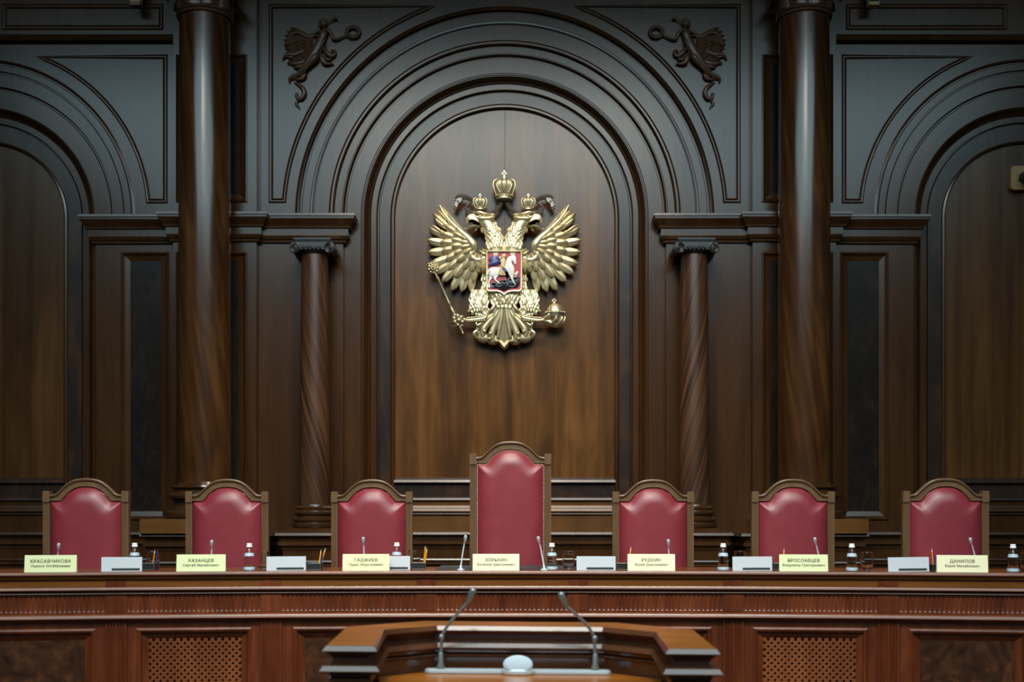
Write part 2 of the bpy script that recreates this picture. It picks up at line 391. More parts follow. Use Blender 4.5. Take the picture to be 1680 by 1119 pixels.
# side bays (built left, mirrored right)
SCX=X(-28,YW-0.06)
def side(name, mb, mat): struct(name,mb,mat); 
nT=[9]
def both(mb, mat, ang=14):
    struct('trim_%d'%nT[0], mb, mat, ang); struct('trim_%d'%(nT[0]+1), mirror_mb(mb), mat, ang); nT[0]+=2
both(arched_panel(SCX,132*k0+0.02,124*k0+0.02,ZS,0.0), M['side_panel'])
b=MB(); rings(b,SCX,[(131,123,-.01),(131,123,.03),(133,125,.04),(136,126,.036),(137,127,.022)],ZS+0.02); both(b,M['wall'])
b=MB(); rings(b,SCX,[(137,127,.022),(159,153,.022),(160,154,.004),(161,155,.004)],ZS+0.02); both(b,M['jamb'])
b=MB(); rings(b,SCX,[(161,155,.004),(162,157,.034),(172,166,.034),(173,168,.018),(177,172,.04),(181,176,.07),(182,177,.08),(184,178,.07),(185,180,.08),(186,181,.08)],ZS+0.02); both(b,M['wall'])
b=MB(); rings(b,SCX,[(186,181,.08),(212,209,.08),(213,210,.066),(215,212,.066),(217,215,.092),(219,217,.092),(233,236,.092),(234,237,.08),(236,239,.08),(237,240,.1),(246,250,.1),(247,251,.088),(249,253,.088),(250,255,.108),(253,258,.1)],ZSP,half_only=True); both(b,M['wall'])
zbeam=wz(70,ES)
b=MB(); fan(b,SCX,253,258,ES,X(-420,YW-ES),xpl+0.005,zbeam); both(b,M['wall'])
b=MB(); frame(b, spandrel(-28,273,278,271,331,95,ES), ES, BEAD); both(b,M['wall'])
# beam and frieze above the side bays
b=MB()
b.box(X(-420,10.9),xpl+0.005,YW-0.15,YW,zbeam,ZTOP)
xa=X(-420,10.85); path=[(xa,YW-0.15),(xpl+0.005,YW-0.15)]
plan(b,path,[(0,zbeam+.05),(.03,zbeam+.045),(.035,zbeam+.03),(.02,zbeam+.012),(.012,zbeam),(0,zbeam-.004)])
zf0,zf1=wz(45,.15),wz(11,.15)
both(b,M['wall'])
b=MB(); frame(b,[(X(8,10.85),zf0),(X(264,10.85),zf0),(X(264,10.85),zf1),(X(8,10.85),zf1)],0.15,BEAD); both(b,M['wall'])

# piers, pilaster strips and the flat of the side bays, with sunk panels
def face_holes(mb, x0,x1,z0,z1,e,holes,depth,bev, ret=0.0):
    xs=sorted(set([x0,x1]+[h[0] for h in holes]+[h[1] for h in holes])); zs=sorted(set([z0,z1]+[h[2] for h in holes]+[h[3] for h in holes]))
    y=YW-e
    for i in range(len(xs)-1):
        for j in range(len(zs)-1):
            cx=(xs[i]+xs[i+1])/2; cz=(zs[j]+zs[j+1])/2
            if any(h[0]<cx<h[1] and h[2]<cz<h[3] for h in holes): continue
            mb.add([(xs[i],y,zs[j]),(xs[i+1],y,zs[j]),(xs[i+1],y,zs[j+1]),(xs[i],y,zs[j+1])],[(0,1,2,3)])
    for h in holes:
        P=[(h[0],h[2]),(h[1],h[2]),(h[1],h[3]),(h[0],h[3])]
        rows=[]
        for (o,dp) in ((0,0),(0,.012),(.012,.018),(.02,.012),(.024,0.0),(.034,-.006),(.034,-.008)):
            rows.append([(h[0]+o,y-dp,h[2]+o),(h[1]-o,y-dp,h[2]+o),(h[1]-o,y-dp,h[3]-o),(h[0]+o,y-dp,h[3]-o)])
        o=.034+bev
        rows.append([(h[0]+o,y+depth,h[2]+o),(h[1]-o,y+depth,h[2]+o),(h[1]-o,y+depth,h[3]-o),(h[0]+o,y+depth,h[3]-o)])
        mb.grid(rows,closed_u=True)
def field(mb, h, e, depth, bev):
    o=.034+bev-.002; y=YW-e+depth-.001
    mb.box(h[0]+o,h[1]-o,y,y+.01,h[2]+o,h[3]-o)
D_=YW-EP
h1=(X(289,D_),X(406,D_),Z(853,D_),Z(414,D_)); h2=(X(289,D_),X(406,D_),Z(332,D_),Z(90,D_))
b=MB(); face_holes(b,xpl,xpr,ZS-.02,ZTOP,EP,[h1,h2],.018,.045)
for x in (xpl,xpr): b.box(x-.001,x+.001,YW-EP,YW,ZS-.02,ZTOP)
both(b,M['wall'])
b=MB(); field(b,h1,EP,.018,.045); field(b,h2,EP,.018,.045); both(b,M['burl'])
D_=YW-ES
h3=(X(199,D_),X(278,D_),Z(853,D_),Z(414,D_))
b=MB(); face_holes(b,X(157,D_),xpl,ZS-.02,ZSP,ES,[h3],.018,.045); both(b,M['wall'])
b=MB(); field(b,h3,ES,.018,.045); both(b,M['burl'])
# pilaster strip beside the pier, behind the small column, and the flat beside the jambs
b=MB(); xq=X(563,YW-EPIL); b.box(xpr,xq,YW-EPIL,YW,ZS-.02,ZSP)
b.box(xq,X(592.5,YW-.08),YW-.08,YW,ZS-.02,ZSP)
xg=X(431,YW-EPIL)
b.box(xg-.002,xg+.002,YW-EPIL-.002,YW-EPIL+.01,ZS,wz(396,EPIL))
both(b,M['wall'])
# entablature: one moulding from the centre jamb round the pier to the side jamb
def mould(pxs):
    return [(o,Z(py,10.8)) for o,py in pxs]
ENT=mould([(-.25,352),(.118,352),(.120,356),(.112,357),(.112,360),(.105,362),(.092,366),(.078,369),(.072,371),(.070,374),(.052,374.5),(.052,386),(.050,387),(.040,391),(.027,393),(.025,396.5),(.0,397),(-.02,398)])
path=[(xq,YW-.02),(xq,YW-EPIL),(xpr,YW-EPIL),(xpr,YW-EP),(xpl,YW-EP),(xpl,YW-ES),(X(157,YW-ES),YW-ES),(X(157,YW-ES),YW-.02)][::-1]
ENT2=[(max(o,-.02),z) for o,z in ENT]
b=MB(); plan(b,path,ENT2); 
# top surface of the cornice back to the wall
zt=Z(352,10.8)
b.box(X(157,10.9)-.1,xpl,YW-ES-.11,YW,zt-.004,zt-.001); b.box(xpl-.115,xpr+.115,YW-EP-.11,YW,zt-.004,zt-.0012); b.box(xpr,xq+.115,YW-EPIL-.11,YW,zt-.004,zt-.0014)
both(b,M['wall'])
# main entablature carried by the large columns (just above the picture)
b=MB(); b.box(-8.9,8.9,YW-.95,YW,6.62,ZTOP+.8)
plan(b,[(-8.9,YW-.95),(8.9,YW-.95)],[(0,6.95),(.05,6.93),(.06,6.85),(.02,6.8),(.02,6.62),(-.1,6.62)])
struct('trim_%d'%nT[0],b,M['wall']); nT[0]+=1
# bottom of the arched fields: ledges and frieze
def basework(x0,x1,part):
    m=MB()
    pr=[(.0,784),(.02,785.5),(.046,787.4),(.056,791.2),(.056,792.5),(.02,794),(.02,816),(.042,817.4),(.049,820.4),(.049,821.2),(.03,822),(.028,829),(.052,829.6),(.0605,833.6),(.0605,834.4),(.070,834.6),(.0785,838.4),(.0785,839.6),(.055,840),(.052,841),(.058,841.3),(.062,843.2),(.062,844),(.042,845),(.042,874)]
    pr=[(o,Z(py,YW-o)) for o,py in pr]
    pr=pr[:11] if part==0 else pr[10:]
    plan(m,[(x0,YW),(x1,YW)],pr); return m
struct('trim_%d'%nT[0],basework(AX-181*k0,AX+181*k0,0),M['jamb']); nT[0]+=1  # recessed upper band: its shade is put into the colour by darker wood
struct('trim_%d'%nT[0],basework(AX-181*k0,AX+181*k0,1),M['plinth']); nT[0]+=1
for q in (0,1):
    b=basework(SCX-181*k0,SCX+131*k0,q); both(b,M['jamb'] if q==0 else M['wall'])  # side bays too: upper band coloured dark for the shade of the recess
# dado with its shelf, breaking forward under the columns
eC,eB,eM,eS,eL=.14,.80,.32,.56,.14
P=lambda px,e:(X(px,YW-e),YW-e)
def vx(px,e0,e1):  # a return at one x, seen at the front relief
    x=X(px,YW-max(e0,e1)); return [(x,YW-e0),(x,YW-e1)]
lp=[P(-420,eL)]+vx(243,eL,eB)+vx(429,eB,eM)+vx(464,eM,eS)+vx(574,eS,eC)
rp=[(2*AX-x,y) for x,y in lp][::-1]
dpath=lp+rp
DP=[(.0,ZS),(.050,ZS),(.0515,ZS-.0008),(.060,ZS-.022),(.060,ZS-.026),(.045,ZS-.032),(.030,ZS-.045),(.018,ZS-.062),(.016,ZS-.075),(.032,ZS-.078),(.034,ZS-.108),(.016,ZS-.115),(.008,ZS-.135),(.006,ZS-.15),(0,ZS-.155),(0,ZS-.235),(.016,ZS-.238),(.02,ZS-.25),(.006,ZS-.258),(.004,ZS-.275),(.014,ZS-.278),(.014,ZS-.288),(-.012,ZS-.30),(-.012,.42)]
b=MB(); plan(b,dpath,DP,caps=False)
struct('trim_%d'%nT[0],b,M['wall']); nT[0]+=1
b=MB()
for i in range(len(dpath)-1):
    (x0,y0),(x1,y1)=dpath[i],dpath[i+1]
    if abs(y0-y1)<1e-6 and x1>x0+.01: b.box(x0-.05,x1+.05,y0-.05,YW,ZS-.012,ZS+.0005+.0003*(i%3))
struct('trim_%d'%nT[0],b,M['wall']); nT[0]+=1

# ------------------------------------------------------------------ large columns
def prof_px(lst, D, axis=None): return [(r*D/F, Z(py,D)) for r,py in lst]
def big_column(x, label, mirror=False):
    D=10.55
    t=thing('tall_column',(x,D,ZS),label,'column','tall walnut columns carrying the entablature',kind='thing')
    m=MB(); w=82*D/F
    m.box(x-w,x+w,D-w,D+w-.05,ZS+.001,Z(851,D)); m.build('plinth',M['plinth'],t)
    m=MB()
    m.lathe(prof_px([(40,850.5),(63,850.5),(66,847),(67,843),(66,839),(62,836.5),(57,836),(57,834),(52,831),(49,826),(50,822),(53,821),(53,819),(58,818),(60,815),(60,812),(58,809),(53,808),(53,806),(49,804),(49,802),(53,801.5),(54,799.5),(53,797.5),(46,797),(42,790)],D),(x,D,0),48); m.build('base',M['base'],t)
    m=MB(); pr=[]
    for i in range(25):
        s_=i/24; r=42.6-1.9*s_**1.8
        pr.append((r*D/F, Z(792,D)*(1-s_)+Z(33,D)*s_))
    m.lathe(pr,(x,D,0),64); m.build('shaft',M['column'],t)
    m=MB(); zc=Z(33,D); m.lathe([(.214,zc-.005),(.235,zc),(.24,zc+.012),(.232,zc+.024),(.222,zc+.028),(.236,zc+.032),(.24,zc+.042),(.232,zc+.052),(.215,zc+.058),(.22,zc+.3),(.26,zc+.5),(.33,zc+.62),(.36,zc+.68)],(x,D,0),48)
    m.box(x-.36,x+.36,D-.36,D+.36,zc+.68,zc+.80)
    for row,(n,z0,h,out,w,ph) in enumerate(((8,zc+.055,.15,.075,.078,0),(8,zc+.16,.30,.13,.085,PI/8))):
        for j in range(n):
            a=2*PI*j/n+ph+PI/8
            rows=[]
            for i in range(9):
                s_=i/8; r=.222+.02*s_+out*max(0,s_-.45)**1.6*2.4
                zz=z0+h*(math.sin(min(s_,.86)/.86*PI/2)) - (0.06*(s_-.86)/.14 if s_>.86 else 0)
                ww=w*(1-.25*s_)*(1-.75*max(0,(s_-.7)/.3)**2)*(1+.12*math.sin(s_*22))
                row=[]
                for q in (-1,-.55,0,.55,1):
                    da=q*ww/.23; rr=r+.012*(1-abs(q))+.006-(.012 if abs(q)==1 else 0)
                    row.append((x+rr*math.cos(a+da), D+rr*math.sin(a+da), zz-.03*abs(q)*s_))
                rows.append(row)
            m.grid(rows)
    m.build('capital',M['carved'],t)
    return t
XC=X(336,10.55)
big_column(XC,'tall polished walnut column rising to the left of the eagle emblem')
big_column(2*AX-XC,'tall polished walnut column rising to the right of the eagle emblem')

# ------------------------------------------------------------------ small Ionic columns
def small_column(x, label, hand=1):
    D=YW-.36
    t=thing('ionic_column',(x,D,ZS),label,'column','short spiral-grained columns flanking the arch',kind='thing')
    m=MB(); w=37.5*D/F; m.box(x-w,x+w,D-w,D+w,ZS+.001,Z(866,D))
    m.lathe(prof_px([(34,866.5),(36,865),(37,861.5),(36.5,858),(34,857),(34,855),(36,854),(36,851),(34,850),(31,848),(29.5,846),(31,845),(32,844),(33.5,842.5),(33.5,839.5),(31.5,838),(30,837.5),(30,836),(31,834.5),(31,832.5),(29,831),(25,830),(24,826)],D),(x,D,0),40); m.build('base',M['base'],t)
    m=MB(); m.lathe([((24.5-3.0*(i/20)**1.7)*D/F, (Z(829,D)*(1-i/20)+Z(416,D)*(i/20))-0) for i in range(21)],(0,0,0),48)
    o=MB(); o.v=[(p[0]*hand+x,p[1]+D,p[2]) for p in m.v]; o.f=m.f
    sh=o.build('shaft',M['twist'] if hand==1 else M['twist_r'],t)
    m=MB(); Df=D-.145; k=D/F
    zc=Z(412.8,D); rv=8.6*k; xo=28.5*k
    for sgn in (-1,1):
        cx=x+sgn*xo
        # bolster
        rows=[]
        for yy,r in ((D-.15,rv*.97),(D-.145,rv),(D-.06,rv*.8),(D+.06,rv*.8),(D+.145,rv),(D+.15,rv*.97)):
            rows.append([(cx+r*math.cos(2*PI*j/28),yy,zc+r*math.sin(2*PI*j/28)) for j in range(28)])
        m.grid(rows,closed_u=True); m.add(rows[0],[tuple(range(28))]); m.add(rows[-1],[tuple(range(28))])
        # spiral fillet and eye
        sp=[]
        for i in range(61):
            a=PI/2+(-sgn)*(-1)*2*PI*2.3*i/60; r=rv*(1-.82*i/60)
            sp.append((cx+r*math.cos(a),D-.152,zc+r*math.sin(a)))
        m.tube(sp,[.0085-.004*i/60 for i in range(61)],8,up=(0,1,0))
        m.ball((cx,D-.153,zc),(.010,.012,.010),12,8)
    zt=Z(399,D)
    m.prism([(x-xo-rv*.9,zc+.01),(x-xo-rv*.5,zt-.012),(x-xo,zt-.006),(x-xo,zt),(x+xo,zt),(x+xo,zt-.006),(x+xo+rv*.5,zt-.012),(x+xo+rv*.9,zc+.01),(x+xo*.55,zc-.012),(x-xo*.55,zc-.012)],D-.145,D+.145)
    m.box(x-xo-.01,x+xo+.01,D-.155,D+.155,zt,zt+.014)
    m.lathe([(.10,zc-.045),(.125,zc-.035),(.135,zc-.015),(.15,zc+.0),(.15,zc+.02)],(x,D,0),32)
    for j in range(5):
        cx=x+(j-2)*.036; m.ball((cx,D-.146,zc+.004),(.012,.012,.018),10,8); 
        m.tube([(cx-.018,D-.147,zc+.022),(cx-.018,D-.147,zc-.01)],.003,6)
    for sgn in (-1,1):
        m.tube([(x+sgn*(xo+rv*.6),D-.15,zt-.02),(x+sgn*(xo),D-.152,zt-.010),(x-sgn*.0,D-.152,zt-.010)],.004,6,up=(0,1,0))
    m.build('capital',M['ebony'],t)
M['twist_r']=wood('twisted_walnut_reverse', (0.018,0.008,0.004),(0.050,0.022,0.011),(0.115,0.052,0.026), 0.30, grain=(9.0,9.0,0.5), patch=(1.6,1.6,0.6), patch_amt=0.3, twist=-2.6)
XS=X(516.5,YW-.36)
small_column(XS,'short spiral-grained column with black scroll capital left of the eagle',1)
small_column(2*AX-XS,'short spiral-grained column with black scroll capital right of the eagle',-1)

# ------------------------------------------------------------------ the eagle emblem (drawn in its own units: u right, v down, d towards the hall)
DE=10.93; SU=DE/F/3.497
def EM(p): return (X(680+515/3.497,DE)+(p[0]-515)*SU, YW-max(p[2],0)*SU-.05, Z(270+p[1]/3.497,DE))
def EMm(p): return EM((1030-p[0],p[1],p[2]))
ez=EM((515,650,0))
emb=thing('eagle_emblem',ez,'gilded double-headed eagle emblem with red shield on the central arched panel','emblem')
def leaf(mb, p0, p1, W, d0, d1, ridge=9, th=10, bend=0.0, tipw=.25, n=12, base_w=.55, barb=.05, vein=True):
    p0=Vector((p0[0],p0[1])); p1=Vector((p1[0],p1[1])); ax=p1-p0; L=ax.length; t=ax/L; nn=Vector((-t.y,t.x))
    rows=[]; ph=random.random()*6
    for i in range(n+1):
        s_=i/n
        c=p0+ax*s_+nn*(bend*L*math.sin(PI*s_))
        w=W*.5*min(1.0,base_w+(1-base_w)*s_/.4)
        if s_>1-tipw*1.6: w*=math.sqrt(max(0.0,1-((s_-(1-tipw*1.6))/(tipw*1.6))**2))
        w=max(w,.6)
        w*=1+barb*math.sin(s_*34+ph)
        d=d0+(d1-d0)*s_
        row=[]
        for q,h in ((-1,-th),(-1,0),(-.62,.55),(-.2,.75),(0,1.0 if vein else .8),(.2,.75),(.62,.55),(1,0),(1,-th)):
            hh=(h*ridge if h>-1.01 and abs(h)<=1 else h)
            if h==-th: hh=-th
            cc=c+nn*(q*w)
            rid=.9*math.sin(s_*46+ph+abs(q)*3) if 0.1<abs(q)<.9 else 0
            row.append((cc.x,cc.y,d+hh*(1 if s_<.85 else 1)+rid))
        rows.append(row)
    mb.grid(rows)
    mb.add(rows[0],[tuple(range(9))]); mb.add(rows[-1],[tuple(range(9))])
def tube2(mb, pts, rad, n=24, seg=12, flat=1.0):
    P_=cr(pts,n); R=lerp_list(rad,n)
    mb.tube(P_,R,seg,up=(0,0,1),flat=flat)
def inset_poly(poly, d):
    n=len(poly); a=loop_area(poly); s_=1 if a>0 else -1
    nm=mitre(poly,True)
    return [(p[0]-q[0]*d*s_, p[1]-q[1]*d*s_) for p,q in zip(poly,nm)]
def pillow(mb, poly, d0, h, ins):
    rows=[]
    for (k,hh) in ((0,0),(0,.35),(.3,.72),(.75,.93),(1.25,1.0)):
        rows.append([(p[0],p[1],d0+h*hh) for p in inset_poly(poly,ins*k)])
    mb.grid(rows,closed_u=True)
    mb.add(rows[-1],[tuple(range(len(poly)))]); mb.add(rows[0],[tuple(range(len(poly)))])
def smooth_poly(poly, n=4):
    k=poly+[poly[0]]; m=len(poly); out=[]
    for j in range(m):
        p0,p1,p2,p3=[Vector(poly[(j+o)%m]) for o in (-1,0,1,2)]
        for i in range(n):
            u=i/n; q=0.5*((2*p1)+(p2-p0)*u+(2*p0-5*p1+4*p2-p3)*u*u+(3*p1-p0-3*p2+p3)*u**3); out.append((q.x,q.y))
    return out

def wing(xf):
    random.seed(11); m=MB(xf)
    prim=[((305,420),(143,228),34),((296,432),(104,284),38),((290,446),(80,366),42),((290,462),(74,438),45),((292,480),(78,506),47),((296,500),(92,574),47),((302,520),(116,628),47),((310,536),(160,676),47),((322,552),(212,726),46),((338,566),(268,734),45),((358,576),(322,734),42)]
    for i,(a,b_,w) in enumerate(prim): leaf(m,a,b_,w,34+i*.8,30+(i%2)*7,10,30,bend=-.03 if i<6 else .02,tipw=.20)
    # small side vanes at the long upper feathers
    for a,b_,w in (((215,330),(172,258),20),((185,330),(130,262),18),((180,372),(120,320),20),((165,400),(98,352),20)): leaf(m,a,b_,w,42,40,7,24,tipw=.3)
    sec=[((315,430),(188,316),32),((308,440),(165,352),34),((302,452),(152,400),36),((300,466),(150,452),38),((302,482),(156,502),40),((306,500),(180,552),42),((314,518),(192,606),44),((324,534),(232,652),44),((338,548),(286,672),42),((356,560),(340,676),38)]
    for i,(a,b_,w) in enumerate(sec): leaf(m,a,b_,w,58,52+(i%2)*5,10,34,tipw=.24)
    ter=[((322,440),(235,372),28),((318,450),(222,404),30),((316,462),(214,440),32),((318,476),(214,480),34),((322,492),(228,524),36),((330,508),(244,566),36),((342,524),(282,606),36),((356,538),(330,622),34),((372,548),(368,628),30),((388,552),(398,630),28)]
    for i,(a,b_,w) in enumerate(ter): leaf(m,a,b_,w,76,72+(i%2)*4,9,36,tipw=.28)
    qua=[((326,456),(266,428),24),((326,468),(262,458),26),((330,482),(266,490),28),((338,498),(282,526),28),((350,512),(312,556),28),((366,524),(348,578),28),((384,532),(384,590),26)]
    for i,(a,b_,w) in enumerate(qua): leaf(m,a,b_,w,90,86,8,40,tipw=.3)
    for a,b_,w in (((345,520),(330,560),24),((362,540),(352,600),26),((384,548),(376,612),26),((402,552),(400,620),24)): leaf(m,a,b_,w,84,84,8,50,tipw=.3)
    tube2(m,[(146,240,40),(178,296,50),(214,342,58),(262,392,70),(308,434,82),(336,470,88),(340,496,84),(328,516,78)],[4,7,10,14,19,22,18,10],28,12,.9)
    tube2(m,[(322,512,80),(338,546,84),(366,560,86),(405,548,80)],[12,13,12,12],14,10,.9)
    pillow(m,smooth_poly([(325,440),(345,500),(350,555),(405,540),(410,610),(300,640),(200,570),(180,420),(210,340)],3),0,44,10)
    return m.build('wing',M['gold'],emb,32)
wing(EM); wing(EMm)

def head(xf):
    random.seed(5); m=MB(xf)
    # neck
    tube2(m,[(466,530,50),(464,486,58),(458,440,62),(444,394,64),(420,356,66),(396,330,66),(372,322,64)],[60,56,50,44,38,38,36],24,18,.85)
    ctr=cr([(466,530,0),(464,486,0),(458,440,0),(444,394,0),(420,356,0)],40); rr=lerp_list([60,56,50,44,38],40)
    for i in range(3,40,4):
        for j,q in enumerate((-.82,-.48,-.14,.2,.54,.86)):
            c=ctr[i]; t=(ctr[min(i+1,40)]-ctr[i-1]).normalized(); nn=Vector((-t.y,t.x,0)); off=.17*((i//4)%2)
            q2=max(-.95,min(.95,q+off-.08)); p=c+nn*(q2*rr[i]); L=34
            dd=56+ rr[i]*.85*math.sqrt(max(0,1-q2*q2))
            e=p-t*L
            dd2=56+rr[max(i-8,0)]*.85*math.sqrt(max(0,1-q2*q2))
            if e.y<510: leaf(m,(p.x,p.y),(e.x,e.y),20,dd+1,dd2+7,4,8,tipw=.34,n=7)
    # cheek, brow and crest of the head
    m.ball((378,326,66),(44,32,34),18,12)
    tube2(m,[(336,296,92),(372,296,104),(412,306,100),(446,304,86)],[5,9,9,3],14,8)
    tube2(m,[(350,318,100),(392,330,100),(440,326,92),(462,318,84)],[4,11,10,3],14,8)
    for i,(a,b_) in enumerate((((395,312),(466,306)),((398,330),(462,330)),((400,348),(468,356)))): leaf(m,a,b_,24,92-8*i,84-8*i,6,20,tipw=.3)
    m.ball((379,318,104),(9,9,8),12,8)
    # throat tuft
    for a,b_ in (((365,366),(346,396)),((384,376),(392,404)),((350,362),(318,384)),((404,384),(418,420))): leaf(m,a,b_,15,70,66,5,20,tipw=.4,n=8)
    h=m.build('head',M['gold'],emb,34)
    m=MB(xf)   # hooked beak, upper and lower, with tongue
    up=[(352,304),(330,300),(310,306),(299,322),(300,340),(308,356),(318,352),(330,344),(346,346),(372,362),(384,366),(370,330)]
    pillow(m,smooth_poly(up,3),74,30,6)
    tube2(m,[(380,372,84),(352,368,86),(328,372,84),(304,386,78),(288,378,74)],[8,8,7,5,2],16,8)
    tube2(m,[(362,358,86),(338,356,88),(326,362,86)],[4,4,1.5],8,6)
    m.build('beak',M['gold_dk'],h,40)
    return h
head(EM); head(EMm)

def crown(xf, cx, ytop, ybot, w, cross_top, d, parent, name='crown'):
    m=MB(xf); H=ybot-ytop; r=w/2
    def pt(rr,a,v): return (cx+rr*math.cos(a), v, d+rr*.75*math.sin(a))
    prof=[(.70,1.0),(.74,.97),(.74,.93),(.70,.90),(.70,.86),(.76,.84),(.76,.80),(.71,.78),(.80,.66),(.92,.48),(1.0,.30),(.99,.17),(.90,.06),(.72,.0),(.5,.03),(.3,.06),(.1,.07)]
    rows=[[pt(r*q*(1+(.045*math.cos(8*2*PI*j/64) if .05<y<.76 else 0)),2*PI*j/64,ytop+H*y) for j in range(64)] for q,y in prof]
    m.grid(rows,closed_u=True); m.add(rows[0],[tuple(range(64))]); m.add(rows[-1],[tuple(range(64))])
    # pearls of the circlet and the raised arches
    for j in range(18):
        a=2*PI*j/18; p=pt(r*.765,a,ytop+H*.82); m.ball(p,r*.085,8,6)
    for j in range(8):
        a=2*PI*(j+.5)/8
        for sgn in (-1,1):
            pts=[pt(r*q*1.02,a+sgn*da,ytop+H*y) for q,y,da in ((.73,.78,.0),(.82,.62,.16),(.95,.42,.30),(1.0,.25,.36))]
            m.tube(pts,r*.045,6)
        pts=[pt(r*q*1.03,a,ytop+H*y) for q,y in ((.74,.78),(.86,.58),(.98,.36),(1.01,.22),(.93,.06),(.72,-.02),(.45,.0),(.2,.02))]
        m.tube(pts,r*.06,6)
    # orb and cross on top
    ch=ytop-cross_top
    m.ball((cx,ytop-ch*.06,d),(r*.13,ch*.13,r*.13),10,8)
    def bx(u0,u1,v0,v1): m.box(u0,u1,v0,v1,d-r*.04-3,d+r*.04+3)
    bx(cx-ch*.06-1,cx+ch*.06+1,cross_top,ytop); bx(cx-ch*.22-1.5,cx+ch*.22+1.5,cross_top+ch*.24,cross_top+ch*.40)
    return m.build(name,M['gold_dk'],parent,40)
crown(EM,515,104,214,130,48,62,emb)
crown(EM,378,210,276,80,182,72,emb); crown(EMm,378,210,276,80,182,72,emb)

def strip(mb, pts, wid, th, n=60):
    """ribbon: centre line in u,v,d with a width direction mostly across the line"""
    P_=cr(pts,n); Wd=lerp_list(wid,n); rows=[]
    for i,p in enumerate(P_):
        t=(P_[min(i+1,n)]-P_[max(i-1,0)]).normalized(); nn=Vector((-t.y,t.x,0))
        if nn.length<1e-6: nn=Vector((1,0,0))
        nn.normalize(); w=Wd[i]/2
        k=Vector((0,0,th))
        rows.append([tuple(p-nn*w+Vector((0,0,-6))),tuple(p-nn*w*.4+k*.6),tuple(p+nn*w*.4+k),tuple(p+nn*w),tuple(p+nn*w*.5-k),tuple(p-nn*w*.5-k*1.2)])
    mb.grid(rows,closed_u=True); mb.add(rows[0],[tuple(range(6))]); mb.add(rows[-1],[tuple(range(6))])
def ribbon(xf):
    m=MB(xf)
    strip(m,[(508,206,46),(492,240,48),(466,272,46),(430,292,54),(392,300,76),(350,300,84),(330,290,80)],[26,26,26,26,22,24,18],9)
    strip(m,[(352,292,80),(322,284,62),(298,268,46),(296,248,40),(318,230,38),(338,214,44)],[20,20,16,14,16,12],7,40)
    strip(m,[(340,216,40),(312,202,46),(290,196,50),(262,194,52),(238,206,46)],[18,26,30,30,22],8,40)
    pillow(m,[(232,212),(262,190),(282,202),(274,226),(256,236),(240,226)],30,26,4)
    pillow(m,[(236,216),(262,214),(252,252),(246,262),(224,246)],26,30,3)
    pillow(m,[(224,244),(246,252),(252,264),(240,266),(222,254)],18,24,2)
    return m.build('ribbon',M['bronze'],emb,40)
ribbon(EM); ribbon(EMm)

# body, thighs and legs
m=MB(EM)
m.ball((515,640,30),(116,150,62),28,18)
m.ball((515,760,30),(98,80,60),24,14)
for sx in (0,1):
    f=(lambda u: u) if sx==0 else (lambda u:1030-u)
    for i in range(9):
        for j in range(3):
            y=540+i*25; u=418-j*13+(6 if i%2 else 0); leaf(m,(f(u+6),y),(f(u-6),y+38),22,52-j*9,58-j*9,5,26,tipw=.35,n=7)
    for i,(a,b_,w) in enumerate((((400,520),(384,516),10),((398,516),(372,502),9),((404,506),(386,490),8))): leaf(m,(f(a[0]+12),a[1]),(f(b_[0]),b_[1]),w,50,56,4,14,tipw=.45,n=7)
for i in range(7):
    for j in range(-3,4):
        y=700+i*20; u=515+j*24+(12 if i%2 else 0); q=((u-515)/100)**2+((y+16-760)/86)**2
        if q<1: dd=30+60*math.sqrt(1-q); leaf(m,(u,y),(515+(u-515)*.86,y+36),24,dd+2,dd+7,5,24,tipw=.4,n=7)
body=m.build('body',M['gold'],emb,34)
def leg(xf):
    random.seed(3); m=MB(xf)
    m.ball((370,790,46),(54,66,44),20,14)
    for i in range(7):
        for j in range(-3,4):
            y=728+i*19; u=368+j*15+(7 if i%2 else 0); q=((u-370)/56)**2+((y+16-790)/76)**2
            if q<1: dd=46+44*math.sqrt(1-q); leaf(m,(u,y),(u-5+i*1.5,y+34),20,dd+1,dd+5,4,16,tipw=.4,n=7)
    for a,b_ in (((330,830),(306,852)),((344,846),(330,870)),((398,840),(436,862)),((384,850),(410,880))): leaf(m,a,b_,18,62,56,5,22,tipw=.4,n=8)
    tube2(m,[(378,842,52),(404,866,56),(410,882,58),(388,892,60),(340,898,60),(296,900,58)],[24,20,16,15,13,12],20,12)
    for i in range(9): m.ball((398-i*11.5,880+i*1.2,74),(6.5,6,5),8,6)
    for i in range(7): m.ball((402-i*14,902+i*.6,68),(6,5,5),8,6)
    return m.build('leg',M['gold'],emb,34)
leg(EM); leg(EMm)
m=MB(EM)   # left claw closed on the sceptre
for dx,dy,dd,r in ((-28,-6,64,15),(-8,-18,72,15),(14,-10,74,14),(-22,16,70,14),(0,8,84,16),(20,16,72,13),(-6,32,74,13),(16,36,66,10),(30,2,62,13)): m.ball((258+dx,896+dy,dd),(r,r*.95,r),12,8)
for a in ((228,878),(226,906),(238,934)): tube2(m,[(a[0]+8,a[1],74),(a[0]-8,a[1]+4,64),(a[0]-2,a[1]+12,52)],[7,5,2],8,8)
m.build('claw',M['gold_dk'],emb,40)
m=MB(EM)   # right claw cupped under the orb
for p in ([(735,896,58),(768,908,66),(790,918,74),(806,900,96),(812,880,104)],[(740,900,56),(776,918,58),(812,926,64),(838,906,86),(846,884,92)],[(740,902,54),(780,924,50),(824,930,50),(856,904,60),(862,880,66)],[(744,892,60),(762,884,86),(772,868,100)]):
    tube2(m,p,[13,13,12,10,4],18,10)
m.build('claw',M['gold'],emb,40)

m=MB(); m.box(ez[0]-.09,ez[0]+.09,YW-.055,YW,ez[2]-.2,ez[2]+.2); m.build('mounting_block',M['black'],emb)
